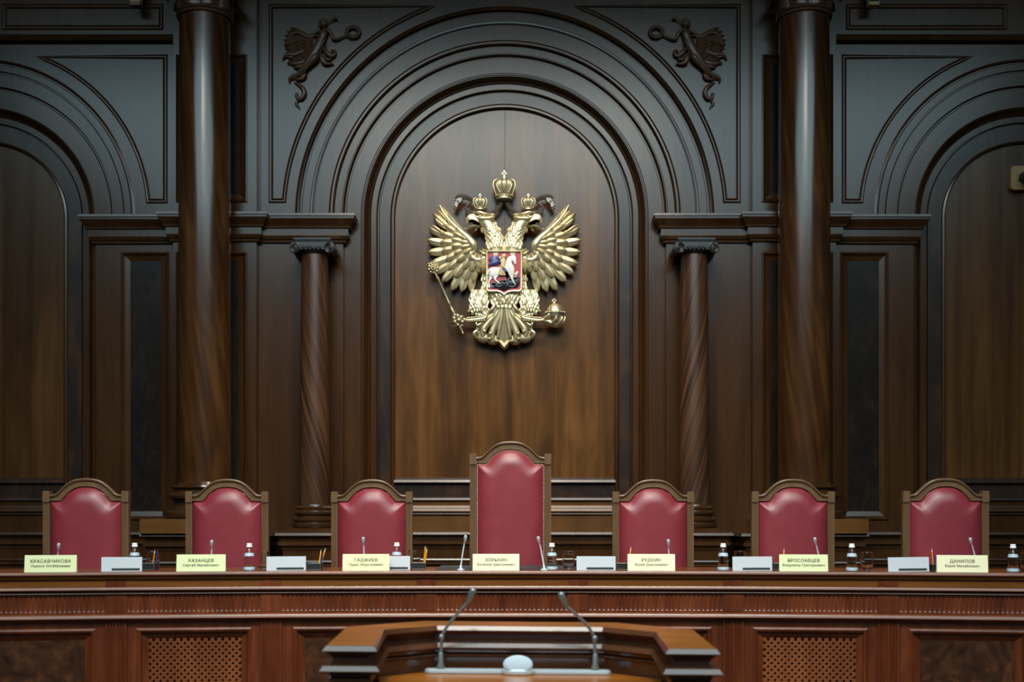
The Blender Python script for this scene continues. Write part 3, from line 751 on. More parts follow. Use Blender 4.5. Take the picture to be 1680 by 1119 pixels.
# tail
m=MB(EM)
leaf(m,(515,800),(515,1066),66,60,40,14,30,tipw=.16,n=18,base_w=.35,barb=0)
pillow(m,[(515,1066),(478,1022),(490,1006),(515,1024),(540,1006),(552,1022)],14,44,6)
for sx in (0,1):
    g=(lambda p: p) if sx==0 else (lambda p:(1030-p[0],)+tuple(p[1:]))
    for k,(pts,w) in enumerate((
        ([(500,830,64),(486,880,60),(462,930,54),(446,970,52),(452,1006,50)],[16,18,20,20,14]),
        ([(492,830,60),(466,872,56),(426,912,50),(398,950,48),(392,992,46)],[14,16,19,19,13]),
        ([(486,826,56),(452,862,50),(408,900,46),(372,930,42),(356,968,40)],[12,14,16,16,10]),
        ([(504,830,70),(498,890,66),(488,950,60),(480,1000,56)],[12,14,14,8]))):
        tube2(m,[g(p) for p in pts],w,22,12,.7)
    for (u,v,ru,rv,d) in ((452,1008,40,32,30),(396,996,38,32,26),(362,968,22,26,22)):
        c=g((u,v,0)); m.ball((c[0],c[1],d),(ru,rv,24),18,10)
    for (u,v,r,d) in ((436,976,13,56),(402,962,13,54),(432,1006,10,54),(470,1018,10,52)):
        c=g((u,v,0)); m.ball((c[0],c[1],d),(r,r,12),12,8)
    tube2(m,[g((388,914,52)),g((364,930,56)),g((356,916,58)),g((364,904,56))],[9,9,7,3],14,8)
    tube2(m,[g((360,960,46)),g((344,972,50)),g((348,990,48)),g((360,1004,42))],[10,10,9,3],14,8)
    tube2(m,[g((470,802,60)),g((448,836,64)),g((430,852,60)),g((420,838,54))],[14,12,9,4],14,10)
    tube2(m,[g((480,806,58)),g((456,880,58)),g((440,920,52))],[10,9,5],14,8)
    tube2(m,[g((410,800,54)),g((420,836,54)),g((452,850,56)),g((474,812,58))],[13,10,10,12],18,10)
m.build('tail',M['gold_dk'],emb,40)

# sceptre and orb
m=MB(EM)
P0=Vector((118,622,64)); P1=Vector((280,974,56)); ax=(P1-P0)
stations=[(.0,5),(.09,5),(.1,9),(.12,9),(.13,6),(.5,6.5),(.51,10),(.53,10),(.54,7),(.60,8),(.66,12),(.69,8),(.70,11),(.72,11),(.73,8),(.86,9),(.9,14),(.93,9),(.955,8),(.975,6),(1.0,7)]
m.tube([P0+ax*s_ for s_,r in stations],[r for s_,r in stations],12,up=(0,0,1))
m.ball(P1,(7,7,7),10,8)
c=Vector((111,604,64)); m.ball(c,(26,26,22),14,10)
for k in range(9):
    a=2*PI*k/9; m.ball((c.x+25*math.cos(a),c.y+27*math.sin(a),66),(11,11,11),10,8)
    m.ball((c.x+13*math.cos(a+.3),c.y+13*math.sin(a+.3),82),(7,7,6),8,6)
m.ball((c.x,c.y,88),(8,8,7),8,6)
for k in range(3):
    q=(-.6,0,.6)[k]; m.ball((100+q*24,578-abs(q)*-6,66),(8,9,9),8,6)
m.build('sceptre',M['gold_dk'],emb,40)
m=MB(EM)
m.lathe([(1,-50),(18,-49),(34,-42),(45,-28),(50,-10),(52,0),(50,14),(44,30),(32,44),(14,52),(1,53)],(0,0,0),28)
v=[]; 
mm=MB(lambda p: EM((805+p[0], 858+p[2], 66+p[1]*.9))); mm.v=[]; 
mo=MB(); mo.lathe([(1,-50),(18,-49),(34,-42),(45,-28),(50,-10),(52,0),(50,14),(44,30),(32,44),(14,52),(1,53)],(0,0,0),28)
mm.add(mo.v,mo.f)
mo=MB(); mo.lathe([(52,-4),(58,-4),(58,6),(52,6)],(0,0,0),28,caps=False); mm.add(mo.v,mo.f)
for j in range(20):
    a=2*PI*j/20; mo=MB(); mo.ball((57*math.cos(a),57*math.sin(a),1),5.5,8,6); mm.add(mo.v,mo.f)
for j in range(8): 
    a=PI*j/14; mo=MB(); mo.ball((-7,-50*math.cos(a)-3,-50*math.sin(a)),4,8,6); mm.add(mo.v,mo.f)
mo=MB(); mo.box(-11,-1,-5,5,-78,-50); mo.box(-18,6,-5,5,-72,-64); mo.ball((-6,0,-52),(9,9,7),10,8); mm.add(mo.v,mo.f)
mm.build('orb',M['gold_dk'],emb,40)

# shield with rider
SH=[(412,511),(618,511),(618,728),(612,740),(600,746),(560,746),(540,750),(526,758),(515,768),(504,758),(490,750),(470,746),(430,746),(418,740),(412,728)]
m=MB(EM)
fr=[SH,inset_poly(SH,3),inset_poly(SH,8),inset_poly(SH,10)]
rows=[[(p[0],p[1],d) for p in q] for q,d in ((fr[0],40),(fr[0],108),(fr[1],112),(fr[2],111),(fr[3],96))]
m.grid(rows,closed_u=True); m.add(rows[0],[tuple(range(len(SH)))])
shield=m.build('shield',M['gold'],emb,34)
m=MB(EM); q=inset_poly(SH,9); m.prism([(p[0],p[1]) for p in q],96,99,'xy'); m.build('shield_field',M['red_enamel'],shield)
def ZZ(p): return ((780+p[0]/11.19-680)*3.497,(400+p[1]/11.19-270)*3.497)
def relief(name, polys, mat, d0, h, ins, sm=True):
    m=MB(EM)
    for po in polys:
        q=[ZZ(p) for p in po]; q=smooth_poly(q,3) if sm else q
        pillow(m,q,d0,h,ins)
    return m.build(name,mat,shield,50)
relief('dragon',[[(275,780),(300,810),(335,815),(360,765),(420,785),(500,745),(560,720),(640,700),(700,705),(760,690),(790,660),(815,760),(790,830),(740,862),(640,870),(520,915),(400,870),(310,862)],[(215,740),(250,755),(235,775)],[(760,700),(780,650),(800,690)],[(560,700),(580,690),(600,740),(570,745)]],M['black_enamel'],98,8,2)
m=MB(EM)
for i in range(26):
    q=ZZ((300+i*20, 800-i*4.6+34*math.sin(i*1.9))); m.ball((q[0],q[1],105),(5.5+1.5*math.sin(i),4.5,4),8,6)
for pts in ([(360,770),(420,800),(500,760),(560,790)],[(600,720),(660,770),(720,730),(780,750)],[(380,820),(440,840),(480,810)],[(620,830),(690,840),(750,800)],[(280,800),(320,850),(350,830)],[(560,740),(600,790),(570,830)]):
    tube2(m,[ZZ(p)+(107,) for p in pts],[2,3,2.5,1.5],14,6)
m.build('dragon_scales',plain('grey_enamel',(0.16,0.19,0.23),0.3),shield)
relief('horse',[[(272,512),(330,488),(430,488),(540,470),(556,400),(590,315),(650,282),(735,285),(752,400),(742,448),(722,440),(692,400),(680,378),(670,402),(682,442),(708,475),(712,560),(690,625),(650,650),(560,640),(430,640),(350,668),(300,678),(276,620)],
  [(275,508),(238,538),(220,600),(240,640),(214,692),(246,682),(276,630),(266,580),(284,540)],
  [(288,640),(340,655),(292,720),(266,780),(286,852),(238,862),(234,790),(252,700)],
  [(345,660),(425,638),(384,710),(462,772),(450,790),(402,772),(342,710)],
  [(630,630),(692,640),(694,720),(742,790),(732,806),(690,772),(650,690)],
  [(690,620),(768,560),(786,590),(742,668),(704,680),(714,655),(744,610),(702,642)]],M['white_enamel'],99,11,2.4)
relief('cloak',[[(250,335),(310,292),(370,278),(430,288),(424,340),(465,400),(400,440),(300,458),(256,472),(244,440),(280,400)]],M['blue_enamel'],101,13,2)
relief('saddle_cloth',[[(490,522),(540,500),(582,560),(548,582),(512,548)]],M['blue_enamel'],110,8,.8)
M['yellow_enamel']=plain('yellow_enamel',(0.62,0.50,0.25),0.4)
relief('rider',[[(450,330),(540,320),(556,420),(540,500),(566,580),(572,650),(590,670),(610,640),(596,600),(570,560),(560,640),(430,636),(420,590),(446,500),(470,430)],[(500,255),(545,246),(566,280),(548,318),(510,316),(470,296)],[(420,300),(480,300),(510,340),(470,352),(430,336)]],M['yellow_enamel'],104,11,2)

# ------------------------------------------------------------------ carved winged figures in the spandrels
def winged(xf, ox, label):
    DR=YW-EC; k=DR/F/6.22
    cx0=X(450+500/6.22,DR); cz0=Z(10+560/6.22,DR)
    def f(p):
        x=cx0+(p[0]-500)*k
        if xf: x=2*AX-x
        return (x,DR+.001-p[2]*k,cz0-(p[1]-560)*k)
    loc=f((500,560,0))
    t=thing('carved_winged_figure',loc,label,'carving','carved winged figures in the spandrels')
    random.seed(21)
    m=MB(f)
    tube2(m,[(522,236,30),(508,290,40),(486,350,46),(452,430,50),(412,510,46),(352,590,40),(286,660,32),(232,716,24),(186,762,18)],[20,46,44,50,58,46,30,18,5],36,14,.8)
    tube2(m,[(440,470,50),(420,550,60),(352,625,52),(292,690,40),(260,740,24)],[24,38,28,17,5],24,12)
    m.ball((508,196,36),(34,38,30),14,10); m.ball((500,176,34),(40,26,30),12,8)
    tube2(m,[(548,250,40),(586,300,44),(604,346,44),(650,346,40),(706,322,36),(748,306,32)],[20,18,16,14,11,9],20,10)
    tube2(m,[(470,256,36),(420,288,38),(360,318,36),(312,306,32),(262,290,28),(214,290,22)],[12,17,15,12,10,5],20,10)
    tube2(m,[(530,210,44),(556,172,46),(600,146,44),(640,132,40)],[6,7,10,22],16,10)
    for pts,w in (([(470,400,52),(430,500,62),(360,600,58),(270,690,40)],[8,12,10,5]),([(520,330,56),(500,420,64),(470,500,60),(400,580,50)],[7,11,10,5]),([(420,420,50),(370,520,54),(300,620,46)],[7,10,5])): tube2(m,pts,w,20,8)
    fig=m.build('figure',M['carved'],t,45)
    m=MB(f)
    for (u,v,r) in ((486,172,18),(508,160,19),(530,164,17),(472,192,16),(476,212,14),(468,228,12)): m.ball((u,v,44),(r,r,16),10,6)
    m.build('hair',M['carved'],fig,45)
    m=MB(f)
    for i in range(15):
        a=math.radians(150+i*8.2); L=(270,285,290,290,285,275,265,262,258,250,240,230,215,200,190)[i]
        p0=(392-4*i,338+12*i); leaf(m,p0,(p0[0]+L*math.cos(a)*.98,p0[1]-L*math.sin(a)*.85),46,26,16,12,24,tipw=.25)
    for i in range(10):
        a=math.radians(155+i*11); L=190-8*i; p0=(398-4*i,344+14*i); leaf(m,p0,(p0[0]+L*math.cos(a),p0[1]-L*math.sin(a)*.9),42,40,32,10,30,tipw=.3)
    for i in range(7):
        a=math.radians(160+i*15); L=120-6*i; p0=(402-4*i,352+16*i); leaf(m,p0,(p0[0]+L*math.cos(a),p0[1]-L*math.sin(a)),36,52,46,9,30,tipw=.3)
    pillow(m,smooth_poly([(420,320),(330,340),(230,320),(180,370),(160,440),(190,500),(260,540),(330,540),(430,450)],3),0,16,12)
    tube2(m,[(446,306,34),(380,328,40),(330,322,42),(262,288,42),(196,296,38),(146,344,32),(122,392,24)],[6,14,17,16,13,10,3],26,10)
    for i in range(7):
        leaf(m,(300-22*i,320-2*i),(258-24*i,372+9*i),34,44-2*i,38-2*i,9,26,tipw=.35)
    m.build('wing',M['carved'],t,45)
    m=MB(f)
    ring=[(806+64*math.cos(a),278+52*math.sin(a),26) for a in [2*PI*i/24 for i in range(25)]]
    m.tube(ring,16,10,caps=False,up=(0,0,1))
    for i in range(24):
        a=2*PI*i/24+random.random()*.1
        for q in (-1,1): leaf(m,(806+64*math.cos(a),278+52*math.sin(a)),(806+(64+q*20)*math.cos(a+.25),278+(52+q*18)*math.sin(a+.25)),18,38,38,6,14,tipw=.4,n=6)
    m.build('wreath',M['carved'],t,45)
    m=MB(f)
    for pts,w in (([(486,420,30),(540,486,40),(580,520,40),(612,512,36),(622,480,32),(600,462,28),(578,474,26)],[16,26,22,20,17,12,5]),
        ([(470,470,30),(492,540,40),(512,586,42),(548,600,38),(588,598,30),(612,606,24)],[18,30,28,20,12,3]),
        ([(500,520,36),(540,552,40),(572,556,36),(592,540,30)],[10,18,14,4]),
        ([(400,520,30),(330,570,36),(262,596,38),(206,600,36),(160,584,32),(134,604,26)],[16,30,30,24,15,4]),
        ([(360,560,34),(300,612,38),(240,632,36),(196,640,28)],[10,22,20,5]),
        ([(330,440,26),(262,486,34),(200,508,36),(150,500,34),(112,520,30),(84,560,22)],[10,22,24,20,16,4]),
        ([(230,490,34),(180,530,34),(140,524,32),(116,500,28)],[8,15,14,4]),
        ([(300,660,30),(310,716,34),(284,748,34),(240,756,30),(206,744,24)],[12,24,24,17,5]),
        ([(250,690,34),(196,720,34),(160,752,30),(158,790,24)],[12,18,15,6])):
        tube2(m,pts,w,24,10,.75)
    for q in range(6):
        u=500-q*32; v=400+q*46
        tube2(m,[(u+44,v-50,84-q*3),(u+10,v+10,92-q*4),(u-26,v+66,84-q*5),(u-56,v+110,62-q*6)],[2,8,8,2],14,8)
    m.build('drapery',M['carved'],t,45)
    m=MB(f)
    tube2(m,[(204,786,20),(252,810,28),(296,850,32),(308,906,32),(280,952,30),(244,950,28),(226,914,28),(248,890,28)],[5,18,24,23,21,18,14,4],36,12,.8)
    tube2(m,[(250,960,22),(226,1004,24),(246,1030,22),(262,1062,16)],[8,16,11,2],16,10,.8)
    m.build('trailing_scroll',M['carved'],t,45)
winged(False,0,'dark carved winged figure holding out a wreath, left of the arch crown')
winged(True,0,'dark carved winged figure holding out a wreath, right of the arch crown')

# ------------------------------------------------------------------ small wall fittings
def fitting(px0,px1,py,label,name,cat,led):
    D=10.68
    x0,x1=X(px0,D),X(px1,D); z0=Z(py,D)
    t=thing(name,((x0+x1)/2,D,z0),label,cat)
    m=MB(); m.box(x0,x1,D-.03,D+.05,z0,z0+.16)
    m.build('housing',M['beige'],t)
    m=MB(); m.box(x0+.008,x1-.008,D+.05,YW-.15,z0+.05,z0+.09); m.build('bracket',M['black'],t)
    if led:
        m=MB(); m.box(x0+.006,x1-.006,D-.033,D-.029,z0+.03,z0+.15); s_=m.build('screen',M['black'],t)
        m=MB(); m.box(x1-.022,x1-.012,D-.036,D-.032,z0+.055,z0+.075); m.build('indicator_light',M['led'],s_)
    else:
        m=MB(); m.box(x0+.004,x1-.002,D-.028,D+.045,z0-.03,z0); m.build('foot',M['carved'],t)
fitting(214.5,231.5,4.5,'small beige box bracketed high on the wall left of the left tall column','wall_box','box',False)
fitting(1424,1441,10,'small beige box with black screen and green light, high right of the tall column','wall_display','display',True)
D=10.9; x0=X(1662,D); x1=X(1704,D); z0,z1=Z(309,D),Z(270,D)
t=thing('wall_camera',((x0+x1)/2,YW,(z0+z1)/2),'beige rounded wall plate with black camera on the right arched panel','camera')
def rrect(x0,x1,z0,z1,r,n=6):
    out=[]
    for cx,cz,a in ((x1-r,z1-r,0),(x0+r,z1-r,PI/2),(x0+r,z0+r,PI),(x1-r,z0+r,1.5*PI)): out+=[(cx+r*math.cos(a+PI/2*i/n),cz+r*math.sin(a+PI/2*i/n)) for i in range(n+1)]
    return out
m=MB(); m.prism(rrect(x0,x1,z0,z1,.03),YW-.06,YW-.0005); m.build('wall_plate',M['beige'],t)
m=MB(); zc=(z0+z1)/2; m.tube([((x0+x1)/2,YW-.06,zc),((x0+x1)/2,YW-.16,zc-.01)],[.05,.05],20); m.ball(((x0+x1)/2,YW-.2,zc-.015),(.062,.062,.062),18,12); m.build('camera_head',M['wire'],t)
m=MB(); m.box(x0+.05,x0+.062,YW-.075,YW-.06,zc-.03,zc+.03); m.build('catch',M['beige'],t)

# ------------------------------------------------------------------ armchairs
ZD=0.4
ku=.000743
CRT=[(0,0),(55,3),(105,14),(150,36),(190,68),(222,99),(250,126),(274,141),(298,146),(330,147)]
CRB=[(0,75),(50,78),(95,90),(135,112),(170,142),(198,174),(216,196),(228,205),(260,206),(330,206)]
def curve1(kn,n=44):
    p=cr([(a,b,0) for a,b in kn],n); return [(q.x*ku,q.y*ku) for q in p]
ct=curve1(CRT); cb=curve1(CRB)
def interp(c,x): return float(np.interp(abs(x),[p[0] for p in c],[p[1] for p in c]))
def make_chair(H, nails, label):
    t=thing('armchair',(0,0,0),label,'chair','judges\' armchairs behind the bench',off=False)
    hw=.2825; pw=.045; xi=hw-pw
    # posts
    for sx in (-1,1):
        m=MB(); c=sx*(hw-pw/2); zt=H-118*ku; zb=H-215*ku
        m.box(c-pw/2-.001,c+pw/2+.001,-.032,.032,zb,zt)
        m.box(c-pw/2+.003,c+pw/2-.003,-.027,.027,zt,zt+.003)
        m.box(c-pw/2+.004,c+pw/2-.004,-.026,.03,zb-.006,zb)
        w=pw/2
        sec=[(-w,.03),(-w,-.026),(-w+.006,-.026)]
        for q in range(3):
            x0=-w+.0065+q*.0112; sec+=[(x0,-.026),(x0+.0018,-.0205),(x0+.0066,-.0205),(x0+.0084,-.026)]
        sec+=[(w-.006,-.026),(w,-.026),(w,.03)]
        n=len(sec)
        m.add([(c+a,y,.02) for a,y in sec]+[(c+a,y,zb-.006) for a,y in sec],[tuple(range(n)),tuple(range(2*n-1,n-1,-1))]+[(i,(i+1)%n,n+(i+1)%n,n+i) for i in range(n)])
        m.build('back_post',M['chair'],t)
    m=MB(); rows=[]
    xs=[-p[0] for p in ct[::-1]]+[p[0] for p in ct[1:]]
    xs=[x for x in xs if abs(x)<xi+.004]
    for x in xs:
        zu=H-interp(ct,x); zl=H-interp(cb,x)
        rows.append([(x,.026,zl),(x,-.014,zl),(x,-.022,zl+.001),(x,-.024,zl+.005),(x,-.020,zl+.009),(x,-.020,zu-.022),(x,-.026,zu-.020),(x,-.032,zu-.014),(x,-.034,zu-.007),(x,-.030,zu-.001),(x,-.022,zu),(x,.026,zu)])
    m.grid(rows,closed_u=True); m.add(rows[0],[tuple(range(12))]); m.add(rows[-1],[tuple(range(12))])
    m.build('crest_rail',M['chair'],t)
    # leather back: puffed between the rails
    m=MB(); rows=[]; zb=.50; nx=46; nz=64
    def topz(x): return H-interp(cb,x)-.001
    outline=[(xi*(-1+2*i/120), topz(xi*(-1+2*i/120))) for i in range(121)]
    for j in range(nz+1):
        row=[]
        for i in range(nx+1):
            q=-1+2*i/nx; x=xi*math.copysign(1-(1-abs(q))**1.5,q) if False else xi*math.sin(q*PI/2)
            s_=j/nz; s_=1-(1-s_)**1.8
            z=zb+(topz(x)-zb)*s_
            d=min(xi-abs(x), z-zb+.02, min(math.hypot(x-a,z-b_) for a,b_ in outline[::3]) if z>H-.42 else 9)
            d=max(d,0)
            e=.052*(1-math.exp(-(d/.034)**1.15))+.012*(1-(x/xi)**2)*min(1,d/.1)
            row.append((x,-.006-e,z))
        rows.append(row)
    m.grid(rows)
    m.build('back_upholstery',M['leather'],t,80)
    m=MB(); m.box(-xi,xi,-.004,.022,.45,H-.16); m.build('back_board',M['chair'],t)
    if nails:
        m=MB(); pts=[]
        z=.55
        while z<H-215*ku: pts+=[(-xi+.006,z),(xi-.006,z)]; z+=.0125
        # along the curved rail at equal steps
        acc=0; px=None
        for i in range(600):
            x=(-1+2*i/599)*(xi-.008); zz=topz(x)-.006
            if px is None or math.hypot(x-px[0],zz-px[1])>=.0125: pts.append((x,zz)); px=(x,zz)
        for x,z in pts: m.ball((x,-.014,z),(.0042,.006,.0042),8,5)
        m.build('nail_trim',M['nail'],t)
    m=MB()   # seat cushion
    rows=[]
    for z,k in ((.40,1),(.44,1.01),(.475,1.0),(.49,.94),(.495,.8)):
        rows.append([(.255*k*sx*(1 if True else 0)+0, -.23+.195*k*sy, z) for sx,sy in ((-1,-1),(0,-1.02),(1,-1),(1.01,0),(1,1),(0,1),(-1,1),(-1.01,0))])
    m.grid(rows,closed_u=True); m.add(rows[0],[tuple(range(8))]); m.add(rows[-1],[tuple(range(8))]); m.build('seat',M['leather'],t)
    m=MB(); m.box(-.26,.26,-.43,.02,.34,.40); m.build('seat_frame',M['chair'],t)
    for sx in (-1,1):
        m=MB(); m.box(sx*.245-.022,sx*.245+.022,-.42,-.376,.003,.36); m.build('front_leg',M['chair'],t)
        m=MB(); P_=cr([(sx*.262,-.03,.63),(sx*.268,-.2,.64),(sx*.268,-.30,.635),(sx*.262,-.35,.60),(sx*.252,-.36,.5),(sx*.246,-.38,.36)],20); m.tube(P_,.021,10); m.build('armrest',M['chair'],t)
    return t
chair_lab=['red leather armchair with arched wooden crest, first from the left end of the bench',
 'red leather armchair in front of the left tall column, second from the left end',
 'red leather armchair immediately left of the tall centre chair, beside the left spiral column',
 'tallest red leather armchair with brass nail trim, below the eagle emblem',
 'red leather armchair immediately right of the tall centre chair, beside the right spiral column',
 'red leather armchair in front of the right tall column, second from the right end',
 'red leather armchair with arched wooden crest, last at the right end of the bench']
cp=[(142.5,8.18,785.5),(373.5,8.40,785),(610.5,8.52,786.5),(837.5,8.50,724.5),(1071,8.52,786.5),(1300,8.40,786),(1550,8.19,787)]
small=None
for i,(px,D,pt) in enumerate(cp):
    H=Z(pt,D)-ZD
    if i==3: o=make_chair(H,True,chair_lab[i])
    elif small is None: small=make_chair(Z(786,8.4)-ZD,False,chair_lab[i]); o=small
    else: o=copy_tree(small); o['label']=chair_lab[i]
    o.location=(X(px,D),D,ZD+ (0 if i==3 else 0)); o.rotation_euler=(0,0,math.radians((2.5,1,0,0,0,-1,-3)[i]))

# ------------------------------------------------------------------ the bench
BX=-.061; RB=20.0
def by(x): return 7.72-(x-BX)**2/(2*RB)
ks=[.481,1.4535,2.399,3.345,4.29]
bxs=[BX-k for k in ks[::-1]]+[BX+k for k in ks]
bpath=[(x,by(x)) for x in bxs]
ZT=1.157
bench=thing('judges_bench',(BX,7.72,0),'long curved mahogany bench with fluted frieze, panels and lattice grilles','bench')
m=MB(); plan(m,bpath,[(-.56,ZT),(.028,ZT),(.0295,ZT-.0008),(.036,ZT-.0155),(.036,ZT-.0175),(.026,ZT-.019),(.022,ZT-.030),(.0,ZT-.034),(-.56,ZT-.034)])
top=m.build('worktop',M['bench_top'],bench)
m=MB(); plan(m,bpath,[(-.03,ZT-.034),(.020,ZT-.034),(.018,ZT-.040),(.004,ZT-.044),(0,ZT-.046),(0,ZT-.092),(-.03,ZT-.092)]); m.build('fascia',M['fascia'],bench)
m=MB(); plan(m,bpath,[(-.03,ZT-.092),(.012,ZT-.0935),(.027,ZT-.0942),(.0345,ZT-.1095),(.0345,ZT-.111),(.012,ZT-.114),(.006,ZT-.126),(.012,ZT-.1268),(.0165,ZT-.1335),(.0165,ZT-.135),(.002,ZT-.139),(-.03,ZT-.139)]); m.build('upper_moulding',M['bench_top'],bench)
m=MB(); plan(m,bpath,[(-.03,.896),(.004,.895),(.016,.8895),(.027,.8885),(.036,.871),(.036,.869),(.014,.866),(.006,.858),(-.002,.846),(-.03,.845)]); m.build('lower_moulding',M['bench_top'],bench)
def facet(i):
    a=Vector(bpath[i]); b_=Vector(bpath[i+1]); t=(b_-a); L=t.length; t.normalize(); n=Vector((t.y,-t.x))
    mid=(a+b_)/2
    return (lambda p:(mid.x+t.x*p[0]+n.x*p[1], mid.y+t.y*p[0]+n.y*p[1], p[2])), L
zf0,zf1=.8955,ZT-.139
m=MB()
for i in range(9):
    f,L=facet(i); m.xf=f
    u0,u1=-L/2+.062,L/2-.062; n=int(round((u1-u0)/.0288)); w=(u1-u0)/n; dp=-.0065
    m.add([(-L/2,0,zf0),(u0,0,zf0),(u0,0,zf1),(-L/2,0,zf1)],[(0,1,2,3)]); m.add([(u1,0,zf0),(L/2,0,zf0),(L/2,0,zf1),(u1,0,zf1)],[(0,1,2,3)])
    for k in range(n):
        a=u0+k*w; b_=a+w; c0,c1=a+w*.2,b_-w*.2; zb,zt=zf0+.014,zf1-.016
        m.add([(a,0,zf0),(b_,0,zf0),(b_,0,zb),(a,0,zb)],[(0,1,2,3)]); m.add([(a,0,zt+.006),(b_,0,zt+.006),(b_,0,zf1),(a,0,zf1)],[(0,1,2,3)])
        m.add([(a,0,zb),(c0,0,zb),(c0,0,zt),(a,0,zt+.006)],[(0,1,2,3)]); m.add([(c1,0,zb),(b_,0,zb),(b_,0,zt+.006),(c1,0,zt)],[(0,1,2,3)])
        cm=(c0+c1)/2
        m.add([(a,0,zt+.006),(c0,0,zt),(cm,0,zt+.005),(c1,0,zt),(b_,0,zt+.006)],[(0,1,2,3,4)])
        # channel of the flute
        R=[(c0,0),(c0+.004,dp*.75),(cm,dp),(c1-.004,dp*.75),(c1,0)]
        rows=[[(x,0,zb) for x,o in R],[(x,o,zb+.013*(o/dp)) for x,o in R],[(x,o,zt) for x,o in R],[(c0,0,zt),(c0+.002,dp*.5,zt+.002),(cm,dp*.3,zt+.005),(c1-.002,dp*.5,zt+.002),(c1,0,zt)]]
        m.grid(rows)
m.xf=None
m.build('fluted_frieze',M['bench'],bench)
for i in range(1,9):
    m=MB()
    for s_ in (0,1):
        f,L=facet(i-1+s_); m.xf=f
        u=(L/2-.062,L/2) if s_==0 else (-L/2,-L/2+.062)
        m.box(u[0],u[1],-.03,.004,zf0,zf1); m.box(min(u)+ (.012 if s_==0 else 0),max(u)-(.012 if s_==1 else 0),.004,.0062,zf0+.014,zf0+.018)
        m.box(u[0],u[1],-.02,.003,ZT-.091,ZT-.047)
    m.xf=None; m.build('frieze_block',M['bench'],bench)
# fluted pilasters
for i in range(1,9):
    m=MB()
    for s_ in (0,1):
        f,L=facet(i-1+s_); m.xf=f
        o0,o1=(L/2-.064,L/2) if s_==0 else (-L/2,-L/2+.064)
        sec=[(o0,-.03),(o0,.004)]
        for q in range(3):
            a=o0+(.010 if s_==0 else .004)+q*.0175; sec+=[(a,.004),(a+.002,-.004),(a+.008,-.006),(a+.0115,-.004),(a+.0135,.004)]
        sec+=[(o1,.004),(o1,-.03)]
        n=len(sec)
        m.add([(a,o,.0) for a,o in sec]+[(a,o,.846) for a,o in sec],[tuple(range(n)),tuple(range(2*n-1,n-1,-1))]+[(k,(k+1)%n,n+(k+1)%n,n+k) for k in range(n)])
    m.xf=None
    m.build('pilaster',M['bench'],bench)
# bays: frame with sunk burl panel or lattice grille
def bay(i, kind):
    f,L=facet(i); m=MB(f); e=-.012
    pu=L/2-.062; fu=.348; z1=.800; z0=.10
    xs=[-pu,-fu,fu,pu]; zs=[0,z0,z1,.846]
    for a in range(3):
        for c in range(3):
            if a==1 and c==1: continue
            m.add([(xs[a],e,zs[c]),(xs[a+1],e,zs[c]),(xs[a+1],e,zs[c+1]),(xs[a],e,zs[c+1])],[(0,1,2,3)])
    m.build('bay_board',M['bench'],bench)
    m=MB(f); rows=[]
    for o,d in ((-.006,e-.002),(-.006,e+.004),(.006,e+.011),(.008,e+.013),(.012,e+.010),(.020,e+.006),(.026,e-.010),(.034,e-.014),(.044,e-.018),(.060,e-.030),(.066,e-.034)):
        rows.append([(-fu+o,d,z0+o),(fu-o,d,z0+o),(fu-o,d,z1-o),(-fu+o,d,z1-o)])
    m.grid(rows,closed_u=True); m.build('panel_frame',M['bench'],bench,20)
    a=fu-.064; b0,b1=z0+.064,z1-.064
    m=MB(f)
    if kind=='burl':
        m.box(-a,a,e-.05,e-.034,b0,b1); m.build('burl_panel',M['bench_burl'],bench)
    else:
        m.box(-a,a,e-.12,e-.11,b0,b1); m.build('grille_backing',M['black'],bench)
        m=MB(f); p=.0425; w=.0165
        for sgn in (-1,1):
            c=-3.0
            k=-60
            while k<60:
                # line u*sgn - z = c
                c=k*p
                pts=[]
                # u = sgn*(z-zm)+c
                zm=(b0+b1)/2
                lo=max(b0, zm+min(sgn*(-a-c),sgn*(a-c))); hi=min(b1, zm+max(sgn*(-a-c),sgn*(a-c)))
                if hi-lo>.004: m.bar((sgn*(lo-zm)+c,e-.032+.0008*sgn,lo),(sgn*(hi-zm)+c,e-.032+.0008*sgn,hi),w,.008,up=(0,1,0))
                k+=1
        m.build('lattice_grille',M['lattice'],bench)
for i in range(9): bay(i,'lattice' if i in (2,6) else 'burl')
m=MB(); plan(m,bpath,[(-.05,.0),(-.06,.0),(-.14,.0),(-.14,1.10),(-.13,1.10),(-.13,.01)],caps=True); m.build('back_board',M['black'],bench)

